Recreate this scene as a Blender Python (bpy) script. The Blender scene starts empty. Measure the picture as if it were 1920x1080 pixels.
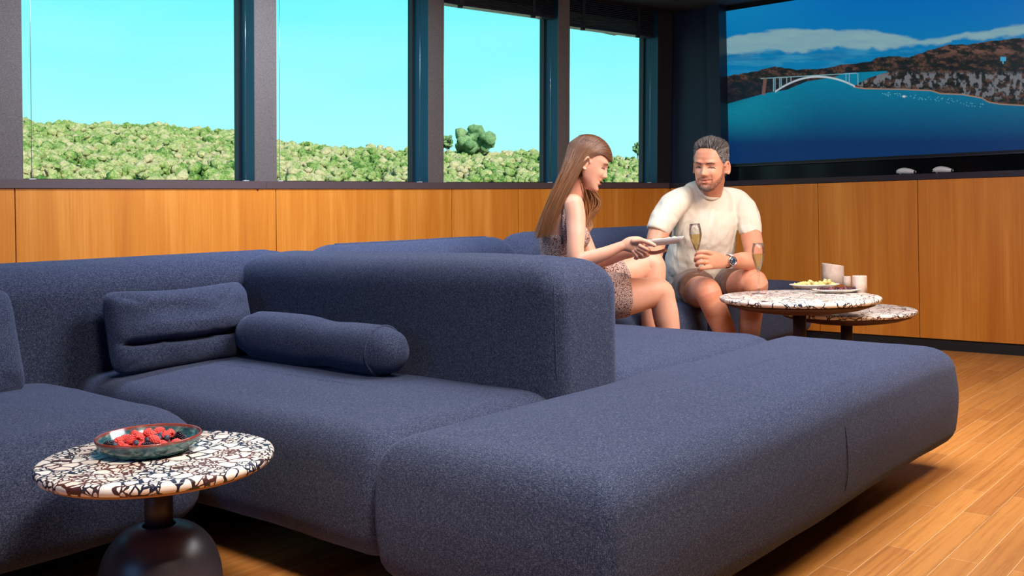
import bpy, bmesh, math, random
import numpy as np
from mathutils import Vector, Matrix, noise
random.seed(7)
V = Vector
S = bpy.context.scene
COL = S.collection

# ------------------------------------------------------------------ camera
F_PX = 1851.0
ROLL, PITCH, YAW, EYE = 0.0202, -0.010, math.radians(40.0), 0.86
CX, CY = 960.0, 392.4 - F_PX * math.tan(PITCH)
v0 = V((math.cos(YAW), math.sin(YAW), 0)); r0 = V((math.sin(YAW), -math.cos(YAW), 0)); Z = V((0, 0, 1))
CV = v0 * math.cos(PITCH) + Z * math.sin(PITCH)
u0 = r0.cross(CV)
CR = r0 * math.cos(ROLL) - u0 * math.sin(ROLL)
CU = u0 * math.cos(ROLL) + r0 * math.sin(ROLL)
CO = V((0, 0, EYE))
cam_d = bpy.data.cameras.new('camera'); cam = bpy.data.objects.new('camera', cam_d); COL.objects.link(cam)
cam.matrix_world = Matrix(((CR.x, CU.x, -CV.x, CO.x), (CR.y, CU.y, -CV.y, CO.y), (CR.z, CU.z, -CV.z, CO.z), (0, 0, 0, 1)))
cam_d.sensor_width = 36; cam_d.lens = F_PX / 1920 * 36
cam_d.shift_y = -(540 - CY) / 1920; cam_d.clip_start = 0.02; cam_d.clip_end = 500
S.camera = cam
# measuring helpers: a point seen at (px, py) at a known depth / height
def P(px, py, D): return CO + (CV + CR * ((px - CX) / F_PX) - CU * ((py - CY) / F_PX)) * D
def PZ(px, py, z):
    d = CV + CR * ((px - CX) / F_PX) - CU * ((py - CY) / F_PX); return CO + d * ((z - EYE) / d.z)
def PX(px, py, x):
    d = CV + CR * ((px - CX) / F_PX) - CU * ((py - CY) / F_PX); return CO + d * (x / d.x)

# ------------------------------------------------------------------ colour management, world, lights
S.view_settings.view_transform = 'Standard'; S.view_settings.look = 'None'
S.view_settings.gamma = 1; S.view_settings.use_curve_mapping = False; S.view_settings.exposure = 0.0
w = bpy.data.worlds.new('sky'); S.world = w; w.use_nodes = True
nt = w.node_tree; nt.nodes.clear()
tc = nt.nodes.new('ShaderNodeTexCoord'); sp = nt.nodes.new('ShaderNodeSeparateXYZ'); rp = nt.nodes.new('ShaderNodeValToRGB')
nz = nt.nodes.new('ShaderNodeTexNoise'); mp = nt.nodes.new('ShaderNodeMapping'); mx = nt.nodes.new('ShaderNodeMath'); ad = nt.nodes.new('ShaderNodeMath')
bg = nt.nodes.new('ShaderNodeBackground'); out = nt.nodes.new('ShaderNodeOutputWorld')
mp.inputs['Scale'].default_value = (2, 2, 9); nz.inputs['Scale'].default_value = 2.2; nz.inputs['Detail'].default_value = 5
mx.operation = 'MULTIPLY'; mx.inputs[1].default_value = 0.10; ad.operation = 'ADD'
nt.links.new(tc.outputs['Generated'], sp.inputs[0]); nt.links.new(tc.outputs['Generated'], mp.inputs[0])
nt.links.new(mp.outputs[0], nz.inputs['Vector']); nt.links.new(nz.outputs['Fac'], mx.inputs[0])
nt.links.new(mx.outputs[0], ad.inputs[1]); nt.links.new(sp.outputs['Z'], ad.inputs[0]); nt.links.new(ad.outputs[0], rp.inputs[0])
el = rp.color_ramp.elements
el[0].position = 0.06; el[0].color = (0.56, 0.97, 0.96, 1)
el[1].position = 0.60; el[1].color = (0.03, 0.32, 0.72, 1)
e = el.new(0.15); e.color = (0.42, 0.96, 0.97, 1)
e = el.new(0.27); e.color = (0.20, 0.93, 1.0, 1)
nt.links.new(rp.outputs[0], bg.inputs[0]); bg.inputs[1].default_value = 1.05; nt.links.new(bg.outputs[0], out.inputs[0])

def sun(name, direction, energy, color, angle):
    l = bpy.data.lights.new(name, 'SUN'); l.energy = energy; l.color = color; l.angle = angle
    o = bpy.data.objects.new(name, l); COL.objects.link(o); o.rotation_euler = V(direction).to_track_quat('-Z', 'Y').to_euler(); return o
def area(name, loc, target, sx, sy, energy, color, spread=180):
    l = bpy.data.lights.new(name, 'AREA'); l.shape = 'RECTANGLE'; l.size = sx; l.size_y = sy; l.energy = energy; l.color = color
    l.spread = math.radians(spread)
    o = bpy.data.objects.new(name, l); COL.objects.link(o); o.location = loc
    o.rotation_euler = (V(target) - V(loc)).to_track_quat('-Z', 'Y').to_euler(); return o
sun('sun', (0.25, 0.80, -0.55), 8.0, (1.0, 0.95, 0.82), 0.02)
area('key_light', (3.3, 0.15, 2.24), (3.75, 2.5, 0.5), 1.1, 0.7, 36, (1.0, 0.77, 0.60), 115)
area('wall_light', (2.5, 3.12, 2.27), (2.65, 3.98, 0.5), 1.6, 0.25, 72, (0.68, 0.78, 1.0), 150)
area('near_ceiling_light', (0.85, 0.5, 2.26), (1.15, 1.6, 0.1), 0.5, 0.5, 21, (1.0, 0.86, 0.74), 75)
area('ceiling_light', (3.05, 1.05, 2.26), (3.05, 1.05, 0), 1.7, 1.0, 88, (0.95, 0.94, 1.0))
area('rear_daylight', (-2.2, 1.6, 1.5), (1.5, 2.2, 0.6), 1.6, 1.2, 20, (0.16, 0.46, 1.0))

# ------------------------------------------------------------------ materials
def mat(name, base=(0.5, 0.5, 0.5), rough=0.5, metal=0.0, spec=0.5, **kw):
    m = bpy.data.materials.new(name); m.use_nodes = True
    b = m.node_tree.nodes['Principled BSDF']
    b.inputs['Base Color'].default_value = (*base, 1); b.inputs['Roughness'].default_value = rough
    b.inputs['Metallic'].default_value = metal; b.inputs['Specular IOR Level'].default_value = spec
    for k, val in kw.items(): b.inputs[k.replace('_', ' ')].default_value = val
    return m
class N:
    def __init__(s, m): s.m = m; s.t = m.node_tree; s.b = s.t.nodes['Principled BSDF']
    def new(s, typ, **kw):
        n = s.t.nodes.new(typ)
        for k, val in kw.items():
            if hasattr(n, k) and k not in ('Scale',): setattr(n, k, val)
            else: n.inputs[k].default_value = val
        return n
    def l(s, a, b): s.t.links.new(a, b)
    def coord(s, scale=(1, 1, 1), loc=(0, 0, 0), rot=(0, 0, 0), kind='Object'):
        c = s.new('ShaderNodeTexCoord'); mpn = s.new('ShaderNodeMapping')
        mpn.inputs['Scale'].default_value = scale; mpn.inputs['Location'].default_value = loc; mpn.inputs['Rotation'].default_value = rot
        s.l(c.outputs[kind], mpn.inputs[0]); return mpn.outputs[0]
    def noise(s, vec, scale, detail=3, rough=0.5, dist=0):
        n = s.new('ShaderNodeTexNoise'); n.inputs['Scale'].default_value = scale; n.inputs['Detail'].default_value = detail
        n.inputs['Roughness'].default_value = rough; n.inputs['Distortion'].default_value = dist; s.l(vec, n.inputs['Vector']); return n.outputs['Fac']
    def ramp(s, fac, stops):
        n = s.new('ShaderNodeValToRGB'); e = n.color_ramp.elements
        e[0].position, e[0].color = stops[0][0], (*stops[0][1], 1); e[1].position, e[1].color = stops[-1][0], (*stops[-1][1], 1)
        for p_, c_ in stops[1:-1]: q = e.new(p_); q.color = (*c_, 1)
        s.l(fac, n.inputs[0]); return n.outputs[0]
    def mixc(s, fac, a, b, mode='MIX'):
        n = s.new('ShaderNodeMix'); n.data_type = 'RGBA'; n.blend_type = mode
        for sock, val in ((n.inputs[0], fac), (n.inputs[6], a), (n.inputs[7], b)):
            if isinstance(val, (int, float)): sock.default_value = val
            elif isinstance(val, tuple): sock.default_value = (*val, 1)
            else: s.l(val, sock)
        return n.outputs[2]
    def math(s, op, a, b=0.0, clamp=False):
        n = s.new('ShaderNodeMath'); n.operation = op; n.use_clamp = clamp
        for sock, val in ((n.inputs[0], a), (n.inputs[1], b)):
            if isinstance(val, (int, float)): sock.default_value = val
            else: s.l(val, sock)
        return n.outputs[0]
    def bump(s, h, strength=0.3, dist=0.002):
        n = s.new('ShaderNodeBump'); n.inputs['Strength'].default_value = strength; n.inputs['Distance'].default_value = dist
        s.l(h, n.inputs['Height']); s.l(n.outputs[0], s.b.inputs['Normal'])

def fabric_mat():
    m = mat('navy_woven_fabric', rough=0.95, spec=0.15, Sheen_Weight=0.16, Sheen_Roughness=0.5)
    m.node_tree.nodes['Principled BSDF'].inputs['Sheen Tint'].default_value = (0.55, 0.62, 0.9, 1)
    k = N(m)
    a = k.noise(k.coord((800, 800, 150), rot=(0.1, 0.05, 0.2)), 1, 2, 0.6)
    b = k.noise(k.coord((150, 800, 800), rot=(0.05, 0.1, 0.1)), 1, 2, 0.6)
    c = k.noise(k.coord((800, 150, 800), rot=(0.1, 0.1, 0.2)), 1, 2, 0.6)
    s = k.math('ADD', k.math('ADD', a, b), c); s = k.math('MULTIPLY', s, 0.3333)
    col = k.ramp(s, [(0.37, (0.003, 0.007, 0.023)), (0.50, (0.023, 0.036, 0.082)), (0.63, (0.185, 0.20, 0.275))])
    big = k.noise(k.coord((1, 1, 1)), 2.5, 3)
    col = k.mixc(k.math('MULTIPLY', big, 0.3), col, (0.032, 0.036, 0.062))
    k.l(col, k.b.inputs['Base Color']); k.bump(s, 0.55, 0.002)
    return m
def wood_panel_mat():
    m = mat('cherry_veneer', rough=0.38, spec=0.35)
    k = N(m)
    oi = k.new('ShaderNodeObjectInfo')
    mpn = k.new('ShaderNodeMapping'); mpn.inputs['Scale'].default_value = (9, 9, 0.55); cc = k.new('ShaderNodeTexCoord'); va = k.new('ShaderNodeVectorMath'); va.operation = 'ADD'
    sc = k.new('ShaderNodeVectorMath'); sc.operation = 'SCALE'; sc.inputs[3].default_value = 13.0
    cb = k.new('ShaderNodeCombineXYZ'); k.l(oi.outputs['Random'], cb.inputs[0]); k.l(oi.outputs['Random'], cb.inputs[1]); k.l(cb.outputs[0], sc.inputs[0])
    k.l(cc.outputs['Object'], va.inputs[0]); k.l(sc.outputs[0], va.inputs[1]); k.l(va.outputs[0], mpn.inputs[0])
    n1 = k.noise(mpn.outputs[0], 1.0, 4, 0.55, 0.6)
    mp2 = k.new('ShaderNodeMapping'); mp2.inputs['Scale'].default_value = (110, 110, 2.2); k.l(va.outputs[0], mp2.inputs[0])
    n2 = k.noise(mp2.outputs[0], 1.0, 3, 0.6)
    f = k.math('ADD', k.math('MULTIPLY', n1, 0.7), k.math('MULTIPLY', n2, 0.3))
    col = k.ramp(f, [(0.3, (0.50, 0.145, 0.012)), (0.5, (0.62, 0.205, 0.020)), (0.68, (0.74, 0.295, 0.045))])
    vor = k.new('ShaderNodeTexVoronoi'); vor.inputs['Scale'].default_value = 1
    k.l(k.coord((4, 4, 3)), vor.inputs['Vector'])
    knot = k.math('LESS_THAN', vor.outputs['Distance'], 0.022)
    col = k.mixc(knot, col, (0.12, 0.03, 0.01))
    k.l(col, k.b.inputs['Base Color']); k.b.inputs['Coat Weight'].default_value = 0.25; k.b.inputs['Coat Roughness'].default_value = 0.45
    return m
def floor_mat():
    m = mat('oak_planks', rough=0.32, spec=0.45)
    k = N(m)
    c = k.coord((1, 1, 1), loc=(0, -1.022 + 0.072 * 40, 0))
    br = k.new('ShaderNodeTexBrick'); br.offset = 0.37; br.offset_frequency = 2
    br.inputs['Scale'].default_value = 1; br.inputs['Brick Width'].default_value = 0.62; br.inputs['Row Height'].default_value = 0.072
    br.inputs['Mortar Size'].default_value = 0.0008; br.inputs['Mortar Smooth'].default_value = 0.2; br.inputs['Bias'].default_value = -0.1
    br.inputs['Color1'].default_value = (0.68, 0.29, 0.07, 1); br.inputs['Color2'].default_value = (0.50, 0.19, 0.046, 1)
    br.inputs['Mortar'].default_value = (0.88, 0.58, 0.30, 1)  # pale joint colour paints in the highlights along the plank gaps
    k.l(c, br.inputs['Vector'])
    g = k.noise(k.coord((1.6, 55, 1)), 1, 5, 0.6, 0.8)
    g2 = k.noise(k.coord((14, 260, 1)), 1, 3, 0.6)
    gg = k.math('ADD', k.math('MULTIPLY', g, 0.65), k.math('MULTIPLY', g2, 0.35))
    gc = k.ramp(gg, [(0.3, (0.45, 0.38, 0.3)), (0.5, (0.85, 0.82, 0.78)), (0.7, (1.0, 1.0, 1.0))])
    col = k.mixc(0.85, br.outputs['Color'], gc, 'MULTIPLY')
    k.l(col, k.b.inputs['Base Color']); k.bump(k.math('ADD', gg, br.outputs['Fac']), 0.08, 0.001)
    return m
def terrazzo_mat(name, scale, off, th=1.0):
    m = mat(name, rough=0.34, spec=0.3)
    k = N(m)
    c = k.coord((1, 1, 1), loc=off)
    nzt = k.new('ShaderNodeTexNoise'); nzt.inputs['Scale'].default_value = 28 * scale; k.l(c, nzt.inputs['Vector'])
    vm = k.new('ShaderNodeVectorMath'); vm.operation = 'SCALE'; vm.inputs[3].default_value = 0.018 / scale; k.l(nzt.outputs['Color'], vm.inputs[0])
    vadd = k.new('ShaderNodeVectorMath'); vadd.operation = 'ADD'; k.l(c, vadd.inputs[0]); k.l(vm.outputs[0], vadd.inputs[1])
    def vor(sc_, feat, rand=1.0):
        n = k.new('ShaderNodeTexVoronoi'); n.feature = feat; n.inputs['Scale'].default_value = sc_; n.inputs['Randomness'].default_value = rand; k.l(vadd.outputs[0], n.inputs['Vector']); return n
    b1 = vor(27 * scale, 'DISTANCE_TO_EDGE'); b1c = vor(27 * scale, 'F1')
    s1 = vor(68 * scale, 'DISTANCE_TO_EDGE')
    sepc = k.new('ShaderNodeSeparateColor'); k.l(b1c.outputs['Color'], sepc.inputs[0])
    isbig = k.math('GREATER_THAN', sepc.outputs[0], 0.52)
    chipb = k.math('MULTIPLY', isbig, k.math('GREATER_THAN', b1.outputs['Distance'], 0.085 * th))
    small = k.math('GREATER_THAN', s1.outputs['Distance'], 0.13 * th)
    # small chips only outside the big ones, with a matrix line round the big ones
    notbig = k.math('SUBTRACT', 1.0, isbig)
    chip = k.math('MAXIMUM', chipb, k.math('MULTIPLY', small, notbig))
    mcol = k.ramp(k.noise(c, 7 * scale, 2), [(0.42, (0.012, 0.018, 0.045)), (0.5, (0.03, 0.022, 0.03)), (0.58, (0.11, 0.035, 0.03))])
    wcol = k.ramp(sepc.outputs[1], [(0.0, (0.86, 0.70, 0.58)), (0.5, (0.93, 0.85, 0.75)), (1.0, (0.96, 0.92, 0.84))])
    k.l(k.mixc(chip, mcol, wcol), k.b.inputs['Base Color'])
    return m
def skin_mat(name, c1, c2, hairy=0.0):
    m = mat(name, rough=0.48, spec=0.35)
    k = N(m)
    k.b.inputs['Subsurface Weight'].default_value = 0.15; k.b.inputs['Subsurface Radius'].default_value = (0.02, 0.008, 0.004)
    n1 = k.noise(k.coord(), 9, 3); n2 = k.noise(k.coord(), 160, 2)
    col = k.mixc(k.ramp(n1, [(0.35, (0, 0, 0)), (0.65, (1, 1, 1))]), c1, c2)
    k.l(col, k.b.inputs['Base Color']); k.bump(n2, 0.12, 0.001)
    return m
def cloth_mat(name, c1, c2, scale=300, bumps=0.35):
    m = mat(name, rough=0.9, spec=0.1, Sheen_Weight=0.2)
    k = N(m); n1 = k.noise(k.coord(), scale, 2)
    k.l(k.mixc(n1, c1, c2), k.b.inputs['Base Color'])
    fold = k.noise(k.coord((1, 1, 0.45)), 13, 2, 0.4, 1.2)
    k.bump(k.math('ADD', k.math('MULTIPLY', fold, 1.0), k.math('MULTIPLY', n1, 0.02)), bumps, 0.03)
    return m
def leopard_mat():
    m = mat('spotted_dress_fabric', rough=0.85, spec=0.1)
    k = N(m); n = k.new('ShaderNodeTexVoronoi'); n.feature = 'DISTANCE_TO_EDGE'; n.inputs['Scale'].default_value = 205
    k.l(k.coord(), n.inputs['Vector'])
    col = k.ramp(n.outputs['Distance'], [(0.09, (0.10, 0.035, 0.03)), (0.17, (0.78, 0.56, 0.47))])
    k.l(col, k.b.inputs['Base Color'])
    fold = k.noise(k.coord((1, 1, 0.4)), 14, 2); k.bump(fold, 0.3, 0.02)
    return m
def glass_mat(name, tint=(1, 1, 1), refl=0.5):
    m = bpy.data.materials.new(name); m.use_nodes = True; t = m.node_tree; t.nodes.clear()
    o = t.nodes.new('ShaderNodeOutputMaterial'); tr = t.nodes.new('ShaderNodeBsdfTransparent'); gl = t.nodes.new('ShaderNodeBsdfGlossy')
    fr = t.nodes.new('ShaderNodeFresnel'); mi = t.nodes.new('ShaderNodeMixShader'); ml = t.nodes.new('ShaderNodeMath'); ml.operation = 'MULTIPLY'; ml.inputs[1].default_value = refl
    tr.inputs[0].default_value = (*tint, 1); gl.inputs['Roughness'].default_value = 0.02; fr.inputs[0].default_value = 1.45
    t.links.new(fr.outputs[0], ml.inputs[0]); t.links.new(ml.outputs[0], mi.inputs[0]); t.links.new(tr.outputs[0], mi.inputs[1]); t.links.new(gl.outputs[0], mi.inputs[2]); t.links.new(mi.outputs[0], o.inputs[0])
    return m
def speck_mat(name, a, b, scale, rough=0.5, metal=0.0):
    m = mat(name, rough=rough, metal=metal, spec=0.4); k = N(m); n = k.noise(k.coord(), scale, 2)
    k.l(k.ramp(n, [(0.35, a), (0.65, b)]), k.b.inputs['Base Color']); return m
def hair_mat(name, a, b, rough=0.42):
    m = mat(name, rough=rough, spec=0.45); k = N(m)
    g = k.new('ShaderNodeNewGeometry'); at = k.new('ShaderNodeAttribute'); at.attribute_name = 'tone'
    k.l(k.mixc(at.outputs['Fac'], a, b), k.b.inputs['Base Color']); return m

M = {}
M['fabric'] = fabric_mat(); M['wood'] = wood_panel_mat(); M['floor'] = floor_mat()
M['terrazzo'] = terrazzo_mat('terrazzo_small', 1.2, (0, 0, 0)); M['terrazzo_far'] = terrazzo_mat('terrazzo_large', 0.74, (3, 1, 0), 0.55)
M['post'] = speck_mat('brown_grey_textured_paint', (0.075, 0.060, 0.055), (0.150, 0.125, 0.112), 330, 0.6)
M['jamb'] = mat('dark_satin_frame', (0.002, 0.040, 0.072), 0.4, 0, 0.3)
M['sill'] = mat('brown_sill', (0.085, 0.055, 0.055), 0.45)
M['dark'] = mat('near_black_paint', (0.010, 0.008, 0.011), 0.55)
M['black'] = mat('black_plinth', (0.004, 0.004, 0.005), 0.6)
M['navy'] = mat('deep_navy_lacquer', (0.006, 0.011, 0.030), 0.45)
M['gloss'] = mat('black_gloss_panel', (0.003, 0.003, 0.004), 0.14, 0, 0.25)
M['bezel'] = mat('black_bezel', (0.004, 0.004, 0.005), 0.3)
M['ceil'] = mat('dark_brown_ceiling', (0.03, 0.022, 0.024), 0.7)
M['plain'] = mat('saloon_wall_panelling', (0.13, 0.085, 0.06), 0.7)
M['glass'] = glass_mat('window_glass', (0.93, 1.0, 1.0), 0.015)
M['wire'] = mat('steel_wire', (0.45, 0.45, 0.45), 0.3, 1.0)
M['clip'] = mat('grey_clip', (0.5, 0.5, 0.5), 0.4)
M['slat'] = mat('black_slats', (0.012, 0.011, 0.016), 0.4)
M['stem'] = mat('dark_brown_powder_coat', (0.028, 0.018, 0.020), 0.42)
M['stembase'] = mat('grey_brown_satin_base', (0.035, 0.026, 0.030), 0.36)
M['under'] = mat('red_brown_underside', (0.055, 0.016, 0.012), 0.5)
M['ochre'] = mat('amber_underside', (0.42, 0.20, 0.07), 0.5)
M['white'] = mat('white_porcelain', (0.82, 0.79, 0.74), 0.18)
M['device'] = mat('white_plastic', (0.62, 0.60, 0.60), 0.35)
M['wax'] = speck_mat('ivory_wax', (0.66, 0.50, 0.40), (0.74, 0.58, 0.48), 60, 0.6)
M['wick'] = mat('dark_wick', (0.03, 0.02, 0.02), 0.9)
M['skin_w'] = skin_mat('fair_skin', (0.74, 0.35, 0.22), (0.82, 0.43, 0.29))
M['skin_m'] = skin_mat('tanned_skin', (0.64, 0.25, 0.14), (0.76, 0.36, 0.22))
M['shirt'] = cloth_mat('cream_jersey', (0.74, 0.65, 0.51), (0.80, 0.72, 0.58), 500, 0.5)
M['shorts'] = cloth_mat('taupe_cotton', (0.13, 0.068, 0.045), (0.19, 0.105, 0.072), 400, 0.4)
M['dress'] = leopard_mat()
M['hair_w'] = hair_mat('chestnut_hair', (0.075, 0.028, 0.015), (0.42, 0.185, 0.07), 0.4)
M['hair_m'] = hair_mat('greying_hair', (0.018, 0.011, 0.009), (0.42, 0.38, 0.35), 0.4)
M['beard'] = hair_mat('greying_beard', (0.05, 0.025, 0.018), (0.40, 0.34, 0.30), 0.6)
M['scalp_w'] = mat('dark_hair_roots', (0.085, 0.034, 0.018), 0.7); M['scalp_m'] = mat('short_dark_hair', (0.045, 0.03, 0.025), 0.7)
M['eye'] = mat('eye_white', (0.75, 0.7, 0.68), 0.2); M['iris'] = mat('dark_iris', (0.03, 0.015, 0.01), 0.15)
M['lips_w'] = mat('pink_lips', (0.62, 0.14, 0.10), 0.4); M['lips_m'] = mat('rosy_lips', (0.50, 0.15, 0.10), 0.5)
M['teeth'] = mat('teeth', (0.85, 0.82, 0.76), 0.25)
M['steel'] = mat('polished_steel', (0.62, 0.60, 0.58), 0.22, 1.0); M['gold'] = mat('gold', (0.85, 0.55, 0.18), 0.25, 1.0)
M['dial'] = mat('dark_blue_dial', (0.02, 0.03, 0.06), 0.2)
M['crystal'] = glass_mat('clear_glass', (0.985, 0.985, 0.985), 0.7)
M['raspberry'] = mat('raspberry_red', (0.92, 0.085, 0.07), 0.4, 0, 0.5); M['raspberry'].node_tree.nodes['Principled BSDF'].inputs['Subsurface Weight'].default_value = 0.2
M['blackberry'] = mat('blackberry_black', (0.012, 0.006, 0.014), 0.18); M['blueberry'] = speck_mat('blueberry_blue', (0.018, 0.028, 0.055), (0.07, 0.10, 0.15), 120, 0.45)
M['cheese'] = mat('pale_yellow_food', (0.85, 0.66, 0.26), 0.5); M['cheese'].node_tree.nodes['Principled BSDF'].inputs['Subsurface Weight'].default_value = 0.2
M['olive'] = mat('brown_morsel', (0.22, 0.10, 0.03), 0.5)
def wine_mat():
    m = glass_mat('white_wine', (1.0, 0.93, 0.66), 0.6); t = m.node_tree; o = [n for n in t.nodes if n.type == 'OUTPUT_MATERIAL'][0]
    old = o.inputs[0].links[0].from_socket; tl = t.nodes.new('ShaderNodeBsdfTranslucent'); tl.inputs[0].default_value = (0.98, 0.86, 0.48, 1)
    mi = t.nodes.new('ShaderNodeMixShader'); mi.inputs[0].default_value = 0.5; t.links.new(old, mi.inputs[1]); t.links.new(tl.outputs[0], mi.inputs[2]); t.links.new(mi.outputs[0], o.inputs[0]); return m
M['wine'] = wine_mat()
def bowl_mat():
    m = mat('glazed_stoneware', rough=0.12, spec=0.6); k = N(m)
    n = k.noise(k.coord((1, 1, 2.4)), 60, 3, 0.6)
    col = k.ramp(n, [(0.35, (0.015, 0.055, 0.075)), (0.55, (0.05, 0.14, 0.15)), (0.72, (0.22, 0.32, 0.28))])
    c = k.new('ShaderNodeTexCoord'); s = k.new('ShaderNodeSeparateXYZ'); k.l(c.outputs['Object'], s.inputs[0])
    rim = k.ramp(s.outputs['Z'], [(0.0295, (0, 0, 0)), (0.0325, (1, 1, 1))])
    k.l(k.mixc(rim, col, (0.26, 0.035, 0.012)), k.b.inputs['Base Color']); return m
M['bowl'] = bowl_mat()

# ------------------------------------------------------------------ object helpers
def tag(o, label=None, cat=None, group=None, kind=None):
    if label: o['label'] = label
    if cat: o['category'] = cat
    if group: o['group'] = group
    if kind: o['kind'] = kind
    return o
def empty(name, loc=(0, 0, 0), rz=0, **kw):
    o = bpy.data.objects.new(name, None); o.location = loc; o.rotation_euler = (0, 0, rz); o.empty_display_size = 0.05
    COL.objects.link(o); return tag(o, **kw)
def inv_of(o):
    W_ = Matrix.Identity(4)
    while o is not None: W_ = Matrix.LocRotScale(o.location, o.rotation_euler, None) @ W_; o = o.parent
    return W_.inverted()
def mesh_obj(name, bm, m, parent=None, smooth=True, world=True):
    """bm is in world coordinates when world=True; it is re-expressed in the parent's frame"""
    me = bpy.data.meshes.new(name)
    if parent is not None and world:
        bm.transform(inv_of(parent))
    bmesh.ops.recalc_face_normals(bm, faces=bm.faces[:])
    bm.to_mesh(me); bm.free()
    if smooth:
        for p in me.polygons: p.use_smooth = True
    me.materials.append(m)
    o = bpy.data.objects.new(name, me); COL.objects.link(o)
    if parent is not None: o.parent = parent
    return o
def arr_obj(name, verts, faces, m, parent=None, smooth=True):
    me = bpy.data.meshes.new(name); me.from_pydata([tuple(a) for a in verts], [], [tuple(f) for f in faces]); me.update()
    if smooth: me.polygons.foreach_set('use_smooth', [True] * len(me.polygons))
    me.materials.append(m); o = bpy.data.objects.new(name, me); COL.objects.link(o)
    if parent is not None: o.parent = parent
    return o
def own_origin(o, c):
    """move a single-mesh thing's origin to c"""
    o.data.transform(Matrix.Translation(-V(c))); o.location = c; return o
def box(bm, a, b, bevel=0.0):
    x0, y0, z0 = a; x1, y1, z1 = b
    vs = [bm.verts.new(p) for p in ((x0, y0, z0), (x1, y0, z0), (x1, y1, z0), (x0, y1, z0), (x0, y0, z1), (x1, y0, z1), (x1, y1, z1), (x0, y1, z1))]
    fs = [bm.faces.new([vs[i] for i in f]) for f in ((0, 3, 2, 1), (4, 5, 6, 7), (0, 1, 5, 4), (1, 2, 6, 5), (2, 3, 7, 6), (3, 0, 4, 7))]
    if bevel:
        es = list({e for f in fs for e in f.edges}); bmesh.ops.bevel(bm, geom=es, offset=bevel, segments=2, affect='EDGES', profile=0.6)
def hexa(bm, pts):
    vs = [bm.verts.new(p) for p in pts]
    for f in ((0, 3, 2, 1), (4, 5, 6, 7), (0, 1, 5, 4), (1, 2, 6, 5), (2, 3, 7, 6), (3, 0, 4, 7)): bm.faces.new([vs[i] for i in f])
def lathe(bm, prof, c=(0, 0, 0), n=48, axis=None, wob=None):
    c = V(c); M3 = Matrix.Identity(3) if axis is None else V(axis).to_track_quat('Z', 'Y').to_matrix()
    rings = []
    for r, z in prof:
        if r < 1e-6: rings.append([bm.verts.new(c + M3 @ V((0, 0, z)))])
        else: rings.append([bm.verts.new(c + M3 @ V((r * math.cos(2 * math.pi * i / n), r * math.sin(2 * math.pi * i / n), z))) for i in range(n)])
    for a, b in zip(rings, rings[1:]):
        for i in range(n):
            j = (i + 1) % n
            if len(a) == 1 and len(b) == 1: continue
            if len(a) == 1: bm.faces.new((a[0], b[i], b[j]))
            elif len(b) == 1: bm.faces.new((a[i], a[j], b[0]))
            else: bm.faces.new((a[i], a[j], b[j], b[i]))
    if len(rings[0]) > 1 and prof[0] != prof[-1]: bm.faces.new(rings[0][::-1])
    if len(rings[-1]) > 1 and prof[0] != prof[-1]: bm.faces.new(rings[-1])
def cr(pts, k):
    """Catmull-Rom resampling of tuples"""
    A = [np.array(p, float) for p in pts]; A = [2 * A[0] - A[1]] + A + [2 * A[-1] - A[-2]]; res = []
    for i in range(1, len(A) - 2):
        p0, p1, p2, p3 = A[i - 1:i + 3]
        for s in range(k):
            t = s / k
            res.append(0.5 * (2 * p1 + (p2 - p0) * t + (2 * p0 - 5 * p1 + 4 * p2 - p3) * t * t + (3 * p1 - p0 - 3 * p2 + p3) * t ** 3))
    res.append(A[-2]); return res
def tube(bm, nodes, n=16, k=5, lat=None, caps=True, flat_end=False):
    """nodes: (point, r) or (point, ra, rb); ra along `lat`"""
    rows = [(*p[0], p[1], p[2] if len(p) > 2 else p[1]) for p in nodes]
    pts = cr(rows, k) if k > 1 else [np.array(r_, float) for r_ in rows]
    C_ = [V(p[:3]) for p in pts]; rings = []; prev = None; T = []
    for i in range(len(C_)):
        t = (C_[min(i + 1, len(C_) - 1)] - C_[max(i - 1, 0)]); T.append(t.normalized() if t.length > 1e-9 else V((0, 0, 1)))
    seq = []
    if caps:
        for a in (78, 50, 25): seq.append((0, -math.sin(math.radians(a)), math.cos(math.radians(a))))
    seq += [(i, 0, 1) for i in range(len(C_))]
    if caps and not flat_end:
        for a in (25, 50, 78): seq.append((len(C_) - 1, math.sin(math.radians(a)), math.cos(math.radians(a))))
    for i, off, sc_ in seq:
        t = T[i]
        if lat is not None: e1 = V(lat) - t * V(lat).dot(t)
        elif prev is None: e1 = t.orthogonal()
        else: e1 = prev - t * prev.dot(t)
        e1.normalize(); prev = e1; e2 = t.cross(e1); ra, rb = max(pts[i][3], 1e-4), max(pts[i][4], 1e-4)
        c = C_[i] + t * off * min(ra, rb)
        rings.append([bm.verts.new(c + e1 * (ra * sc_ * math.cos(2 * math.pi * j / n)) + e2 * (rb * sc_ * math.sin(2 * math.pi * j / n))) for j in range(n)])
    for a, b in zip(rings, rings[1:]):
        for j in range(n): bm.faces.new((a[j], a[(j + 1) % n], b[(j + 1) % n], b[j]))
    bm.faces.new(rings[0][::-1]); bm.faces.new(rings[-1])
def ball(bm, c, r, sub=2, sc_=(1, 1, 1), R=None):
    g = bmesh.ops.create_icosphere(bm, subdivisions=sub, radius=1)
    for q in g['verts']:
        p = V((q.co.x * r * sc_[0], q.co.y * r * sc_[1], q.co.z * r * sc_[2]))
        q.co = (R @ p if R is not None else p) + V(c)
def remesh(o, vox, it=5, fac=0.5):
    m = o.modifiers.new('union', 'REMESH'); m.mode = 'VOXEL'; m.voxel_size = vox; m.use_smooth_shade = True
    s = o.modifiers.new('soften', 'SMOOTH'); s.factor = fac; s.iterations = it; return o
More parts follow.
